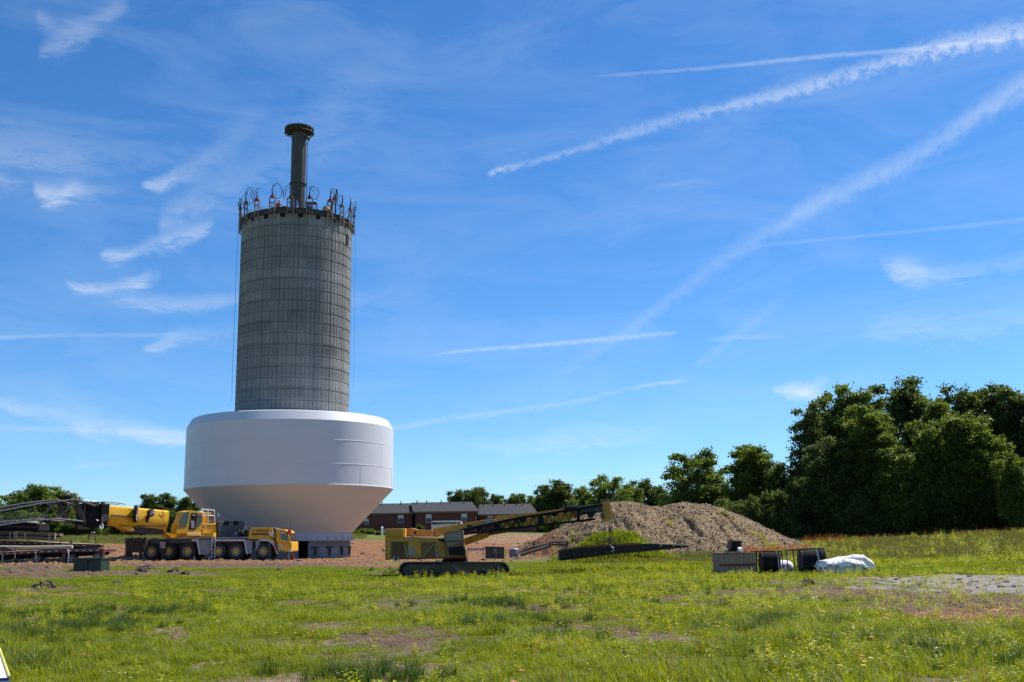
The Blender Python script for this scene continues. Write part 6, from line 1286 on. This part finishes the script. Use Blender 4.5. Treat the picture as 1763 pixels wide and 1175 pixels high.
# ------------------------------------------------------------------ grass and weeds (uncountable ground cover)
M_grass = leafmat('grass_blades', (.095, .13, .015), (.26, .30, .027), (.46, .37, .11), .45, .45, .5, per='both')
M_tall = leafmat('meadow_stems', (.08, .1, .022), (.21, .19, .045), (.34, .2, .09), .4, .12, .6, per='both')
M_weed = leafmat('weed_leaves', (.18, .25, .02), (.42, .42, .04), (.5, .3, .07), .45, .8, .45, per='both')
hid = bpy.data.collections.new('ground_cover_sources')
def blades(seed, n, rad, h0, h1, wd, bend, mat, name):
    g = np.random.default_rng(seed); V = []; F = []
    for i in range(n):
        r_ = rad*math.sqrt(g.random()); a = g.random()*6.283; x, y = r_*math.cos(a), r_*math.sin(a); h = g.uniform(h0, h1)*(1-.3*r_/rad); d = g.random()*6.283; bd = g.uniform(.1, bend)*h; w = wd*g.uniform(.6, 1.3); t = d+1.57+g.uniform(-.5, .5)
        wx, wy = w*math.cos(t), w*math.sin(t); bx, by = bd*math.cos(d), bd*math.sin(d); k = len(V)
        V += [(x-wx, y-wy, -.03), (x+wx, y+wy, -.03), (x-wx*.8+bx*.3, y-wy*.8+by*.3, h*.55), (x+wx*.8+bx*.3, y+wy*.8+by*.3, h*.55), (x+bx, y+by, h)]; F += [(k, k+1, k+3, k+2), (k+2, k+3, k+4)]
    me = bpy.data.meshes.new(name); me.from_pydata(V, [], F); me.materials.append(mat); o = bpy.data.objects.new(name, me); hid.objects.link(o); return o
def weedm(seed, h, nl, ls, mat, name, stem=True):
    g = np.random.default_rng(seed); V = []; F = []
    for s in range(int(g.integers(1, 4))):
        ox, oy = g.normal(0, .04, 2); lx, ly = g.normal(0, .12, 2)*h; hh = h*g.uniform(.7, 1.1)
        if stem:
            k = len(V); V += [(ox-.003, oy, -.02), (ox+.003, oy, -.02), (ox+lx+.002, oy+ly, hh), (ox+lx-.002, oy+ly, hh)]; F.append((k, k+1, k+2, k+3))
        for i in range(nl):
            t = (i+1)/nl; a = i*2.4+g.uniform(-.4, .4); L_ = ls*g.uniform(.6, 1.2)*(1-.45*t); z = hh*(.15+.85*t); cx_, cy_ = ox+lx*t, oy+ly*t; up = g.uniform(.1, .7); dx, dy = math.cos(a), math.sin(a); w = L_*.27; k = len(V)
            V += [(cx_, cy_, z), (cx_+dx*L_*.45-dy*w, cy_+dy*L_*.45+dx*w, z+L_*up*.45), (cx_+dx*L_, cy_+dy*L_, z+L_*up*.6), (cx_+dx*L_*.45+dy*w, cy_+dy*L_*.45-dx*w, z+L_*up*.45)]; F.append((k, k+1, k+2, k+3))
    me = bpy.data.meshes.new(name); me.from_pydata(V, [], F); me.materials.append(mat); o = bpy.data.objects.new(name, me); hid.objects.link(o); return o
def scatter(name, srcs, x, y, scl, label, cat, z=None, group=None):
    zz = ground(x, y) if z is None else z
    me = bpy.data.meshes.new(name); me.from_pydata(np.stack([x, y, zz], -1).tolist(), [], [])
    rot = np.stack([nr.normal(0, .08, len(x)), nr.normal(0, .08, len(x)), nr.uniform(0, 6.283, len(x))], -1)
    a = me.attributes.new('rot', 'FLOAT_VECTOR', 'POINT'); a.data.foreach_set('vector', rot.astype(np.float32).ravel())
    a = me.attributes.new('scl', 'FLOAT', 'POINT'); a.data.foreach_set('value', np.asarray(scl, np.float32))
    a = me.attributes.new('idx', 'INT', 'POINT'); a.data.foreach_set('value', nr.integers(0, len(srcs), len(x)).astype(np.int32))
    o = bpy.data.objects.new(name, me); COL.objects.link(o); tag(o, label, cat, None, 'stuff')
    col = bpy.data.collections.new(name+'_sources')
    for s in srcs: col.objects.link(s)
    ng = bpy.data.node_groups.new(name+'_scatter', 'GeometryNodeTree'); ng.interface.new_socket('Geometry', in_out='INPUT', socket_type='NodeSocketGeometry'); ng.interface.new_socket('Geometry', in_out='OUTPUT', socket_type='NodeSocketGeometry')
    gi = ng.nodes.new('NodeGroupInput'); go = ng.nodes.new('NodeGroupOutput'); ip = ng.nodes.new('GeometryNodeInstanceOnPoints'); ci = ng.nodes.new('GeometryNodeCollectionInfo'); ci.inputs[0].default_value = col; ci.inputs['Separate Children'].default_value = True; ci.inputs['Reset Children'].default_value = True
    def na_(nm, ty): n = ng.nodes.new('GeometryNodeInputNamedAttribute'); n.data_type = ty; n.inputs[0].default_value = nm; return n.outputs[0]
    e = ng.nodes.new('FunctionNodeEulerToRotation'); l = ng.links
    l.new(gi.outputs[0], ip.inputs['Points']); l.new(ci.outputs[0], ip.inputs['Instance']); ip.inputs['Pick Instance'].default_value = True; l.new(na_('idx', 'INT'), ip.inputs['Instance Index'])
    l.new(na_('rot', 'FLOAT_VECTOR'), e.inputs[0]); l.new(e.outputs[0], ip.inputs['Rotation']); l.new(na_('scl', 'FLOAT'), ip.inputs['Scale']); l.new(ip.outputs[0], go.inputs[0])
    o.modifiers.new('scatter', 'NODES').node_group = ng; return o
def wedge(n, d0, d1, a0=-34, a1=36):
    d = np.sqrt(nr.uniform(d0*d0, d1*d1, n)); a = np.radians(nr.uniform(a0, a1, n)); return d*np.sin(a), d*np.cos(a), d
def keep(x, y, thr, pw=1.0, thin=None):
    b_ = bare(x, y); s = np.clip(b_[0]+b_[1]*1.2+b_[2]+b_[3]*.85, 0, 1); pr = np.clip(1-s*thr, 0, 1)**pw; return nr.random(len(x)) < pr
def short(x, y, sh=.5):
    "grass is shorter on and just in front of the worn patches"
    d = np.hypot(x, y); b_ = np.maximum(bare(x, y).max(0), bare(x*(d+sh)/d, y*(d+sh)/d).max(0)); return 1-.68*np.clip(b_, 0, 1)
gA = [blades(40+i, 90, .2, .03, .09, .0048, 1.3, M_grass, 'grass_tuft') for i in range(5)]+[blades(50+i, 46, .13, .1, .26, .0042, 1.0, M_grass, 'grass_tuft') for i in range(2)]
gB = [blades(60+i, 95, .42, .035, .12, .009, .9, M_grass, 'grass_clump') for i in range(5)]
gC = [blades(70+i, 70, .9, .25, .75, .02, .7, M_tall, 'meadow_clump') for i in range(5)]
def tall(x, y): n = .5+.5*_h(x*.33+2, y*.2, 3)/1.85; return np.clip(n, 0, 1)
x, y, d = wedge(26500, 8, 27); k = keep(x, y, 1.05); x, y, d = x[k], y[k], d[k]; hs_f = short(x, y); scatter('lawn_grass', gA, x, y, hs_f*(.55+1.0*tall(x, y)**1.5)*nr.uniform(.7, 1.25, len(x))*(1+.018*(d-9.5)), 'short green grass of the foreground meadow', 'grass')
x, y, d = wedge(23000, 25, 78); k = keep(x, y, 1.1); x, y, d = x[k], y[k], d[k]; scatter('field_grass', gB, x, y, short(x, y, 1.2)*(.55+.85*tall(x, y))*nr.uniform(.7, 1.3, len(x))*(.85+.006*d), 'green grass of the middle field', 'grass')
x, y, d = wedge(10500, 72, 165, 2, 36); k = keep(x, y, 1.1) & ~((np.abs(x-HUMP.x) < 30) & (y > 86) & (y < 116) & (x < P(1400, 940, 101).x)); x, y, d = x[k], y[k], d[k]; scatter('tall_meadow', gC, x, y, (.45+.5*tall(x, y))*nr.uniform(.6, 1.2, len(x)), 'tall weedy meadow on the right slope', 'grass')
x, y, d = wedge(3500, 128, 172, -30, -8); scatter('far_field_grass', gC, x, y, .4*nr.uniform(.6, 1.2, len(x)), 'pale grass on the far left field', 'grass')
hx, hy = HUMP.x+nr.normal(0, 1.9, 900), 75.5+nr.normal(0, 1.6, 900); hz_ = ground(hx, hy)+2.1*np.exp(-((hx-HUMP.x)/2.6)**2-((hy-76)/2.2)**2)-.1; scatter('hump_grass', gB, hx, hy, nr.uniform(1.2, 2.6, 900), 'bright grass on the hump before the mound', 'grass', z=hz_)
wA = [weedm(80+i, .17, 8, .085, M_weed, 'broadleaf_weed') for i in range(5)]+[weedm(88+i, .27, 10, .085, M_weed, 'broadleaf_weed') for i in range(3)]
x, y, d = wedge(11500, 8, 52); az = np.degrees(np.arctan2(x, y)); cl = _h(x*.8, y*.5, 6)+.35*az/10; k = keep(x, y, .7) & (cl+nr.normal(0, .5, len(x)) > .5); x, y, d = x[k], y[k], d[k]; scatter('yellow_weeds', wA, x, y, nr.uniform(.55, 1.35, len(x))*(1+.01*d), 'yellow green broadleaf weeds growing through the grass', 'weeds')
wR = leafmat('red_weed_leaves', (.16, .09, .03), (.26, .12, .05), (.35, .1, .04), .4, .8, .6, per='both'); wB = [weedm(95+i, .26, 9, .045, wR, 'reddish_dock') for i in range(3)]
x, y, d = wedge(1500, 10, 48, 2, 29); k = keep(x, y, .4) & (_h(x*.7+5, y*.6, 8)+nr.normal(0, .4, len(x)) > .5); x, y = x[k], y[k]; scatter('reddish_weeds', wB, x, y, nr.uniform(.6, 1.3, len(x)), 'reddish dock stems among the grass on the right', 'weeds')
# taller weeds round the edges of the deck, the crates and along the meadow
x = []; y = []
for px0, px1, Y_, n in ((960, 1200, 60.5, 130), (1195, 1240, 53, 25), (690, 880, 56.6, 60), (1500, 1763, 60, 120), (1390, 1763, 120, 160)):
    for i in range(n): q = P(rnd.uniform(px0, px1), 945, Y_+rnd.gauss(0, 1.2)); x.append(q.x); y.append(q.y)
x = np.array(x); y = np.array(y); scatter('edge_weeds', wA, x, y, nr.uniform(1.1, 2.2, len(x))*np.where(y > 100, 1.7, 1), 'leafy weeds standing along the deck and the meadow', 'weeds')
x, y, d = wedge(5200, 56, 150, 11, 30); k = keep(x, y, 1) & (_h(x*.35, y*.12, 3)+nr.normal(0, .55, len(x)) > .55); x, y, d = x[k], y[k], d[k]; scatter('slope_weeds', wA, x, y, nr.uniform(1.2, 3.4, len(x)), 'leafy green weeds dotted over the right slope', 'weeds')
x = []; y = []
for px0, px1, Y_, n in ((1385, 1455, 116, 420), (1270, 1400, 86, 240), (1455, 1763, 108, 120)):
    for i in range(n): q = P(rnd.uniform(px0, px1), 945, Y_+rnd.gauss(0, 4 if Y_ > 90 else .8)); x.append(q.x); y.append(q.y)
x = np.array(x); y = np.array(y); wR2 = leafmat('rust_red_weeds', (.22, .09, .03), (.38, .14, .045), (.45, .2, .07), .4, .3, .6, per='both'); scatter('rust_red_weeds', [weedm(110+i, .4, 12, .07, wR2, 'rust_weed') for i in range(3)], x, y, nr.uniform(1.0, 2.2, len(x)), 'rust red weeds in a strip beside the mound', 'weeds')
# pebbles and straw on the bare patches
st_ = []
for i in range(4):
    mb = MB(); vs = []
    for a in range(5):
        for b_ in range(8): t = math.pi*a/4; p_ = 2*math.pi*b_/8; k = .05*(1+rnd.uniform(-.25, .25)); vs.append((k*1.3*math.sin(t)*math.cos(p_), k*math.sin(t)*math.sin(p_), k*.6*math.cos(t)))
    mb.add(vs, [(a*8+b_, (a+1)*8+b_, (a+1)*8+(b_+1) % 8, a*8+(b_+1) % 8) for a in range(4) for b_ in range(8)]); me = bpy.data.meshes.new('pebble'); me.from_pydata(mb.v, [], mb.f); me.materials.append(pm('pebble_stone', (.24, .19, .15), (.15, .1, .07), 9, .9, world=True)); o = bpy.data.objects.new('pebble', me); hid.objects.link(o); st_.append(o)
x, y, d = wedge(16000, 11, 125); b_ = bare(x, y); k = nr.random(len(x)) < np.clip(b_[0]*.35+b_[1]*.9+b_[2]*.3, 0, 1)*.8; x, y, d = x[k], y[k], d[k]; scatter('loose_stones', st_, x, y, nr.uniform(.3, 1.2, len(x))**1.5*(.35+d/30), 'loose stones and clods on the bare soil', 'stones')

# dark tall tufts, dry straw, tiny flowers
M_tuft = leafmat('dark_tuft_blades', (.03, .06, .012), (.08, .13, .02), (.16, .17, .05), .4, .6, .5, per='both')
M_straw = leafmat('dry_straw', (.22, .17, .10), (.36, .28, .17), (.46, .38, .26), .3, .8, .7, per='both')
tf = [blades(120+i, 80, .16, .16, .38, .005, .9, M_tuft, 'tall_tuft') for i in range(3)]; sw = [blades(130+i, 36, .2, .02, .07, .004, 2.6, M_straw, 'straw_litter') for i in range(3)]
cx = []; cy = []
for px, py, n, sp in ((95, 1090, 60, .8), (60, 1100, 30, .8), (30, 1060, 30, 1.0), (15, 1150, 30, .5), (850, 1045, 60, 1.2), (880, 1075, 40, .7), (640, 1170, 30, .5), (700, 985, 30, 1.8), (1120, 1020, 30, 1.8), (230, 1060, 40, 1.0), (180, 1085, 30, .7), (970, 1110, 30, .6), (1330, 1080, 40, 1.0), (1420, 990, 30, 1.5), (760, 992, 60, 1.8), (1500, 1110, 35, .8), (1650, 1130, 30, .6)):
    g = G(px, py)
    for i in range(n): cx.append(g.x+rnd.gauss(0, sp)); cy.append(g.y+rnd.gauss(0, sp))
cx = np.array(cx); cy = np.array(cy); scatter('tall_tufts', tf, cx, cy, nr.uniform(.5, 1.15, len(cx)), 'dark green tall grass tufts', 'grass')
x, y, d = wedge(31000, 9, 60); b_ = bare(x, y); k = nr.random(len(x)) < np.clip(b_[3]*1.0+b_[0]*.45, 0.015, 1); x, y, d = x[k], y[k], d[k]; scatter('straw_litter', sw, x, y, nr.uniform(.6, 1.3, len(x))*(1+.02*(d-10)), 'dry straw lying on the worn patches', 'straw')
def flower(seed, mat, nm):
    g = random.Random(seed); V = []; F = []
    for j in range(4):
        ox, oy, hh = g.gauss(0, .08), g.gauss(0, .08), g.uniform(.12, .3); k = len(V); V += [(ox, oy, 0), (ox+.004, oy, 0), (ox+.02, oy, hh)]; F.append((k, k+1, k+2))
        for a in range(5): an = a*1.257; k = len(V); V += [(ox+.02, oy, hh), (ox+.02+.022*math.cos(an-.4), oy+.022*math.sin(an-.4), hh+.006), (ox+.02+.03*math.cos(an), oy+.03*math.sin(an), hh+.008), (ox+.02+.022*math.cos(an+.4), oy+.022*math.sin(an+.4), hh+.006)]; F.append((k, k+1, k+2, k+3))
    me = bpy.data.meshes.new(nm); me.from_pydata(V, [], F); me.materials.append(mat); o = bpy.data.objects.new(nm, me); hid.objects.link(o); return o
fl = [flower(1, pm('petal_yellow', (.7, .55, .03), (.6, .45, .03), 5, .6), 'yellow_flower'), flower(2, pm('petal_yellow', (.7, .55, .03)), 'yellow_flower'), flower(3, pm('petal_cream', (.55, .52, .35), (.5, .45, .3), 5, .6), 'white_flower'), flower(4, pm('petal_red', (.55, .08, .05), (.4, .08, .05), 5, .6), 'red_flower')]
x, y, d = wedge(650, 10, 40); k = nr.random(len(x)) < .35+.5*(x > 0); x, y = x[k], y[k]; scatter('small_flowers', fl, x, y, nr.uniform(.7, 1.3, len(x)), 'small yellow, white and red flowers in the grass', 'flowers')
# stones and a few weeds on the mound
n0, n1 = MX.shape; k = np.flatnonzero((MH.ravel() > .3) & (MY.ravel() < 103)); k = nr.choice(k, 9000); mx_, my_, mz_ = MX.ravel()[k]+nr.normal(0, .05, 9000), MY.ravel()[k]+nr.normal(0, .05, 9000), MZ.ravel()[k]
scatter('mound_rubble', st_, mx_, my_, nr.uniform(.4, 1.5, 9000)**1.3, 'rubble and broken stone on the dirt mound', 'stones', z=mz_+.01)
k = np.flatnonzero((MH.ravel() > .2) & (MH.ravel() < 4.5) & (MY.ravel() < 99) & (_h(MX.ravel()*.4, MY.ravel()*.5, 2) > .9)); k = nr.choice(k, 260); scatter('mound_weeds', wA, MX.ravel()[k], MY.ravel()[k], nr.uniform(1.0, 2.4, 260), 'sparse green weeds on the dirt mound', 'weeds', z=MZ.ravel()[k])
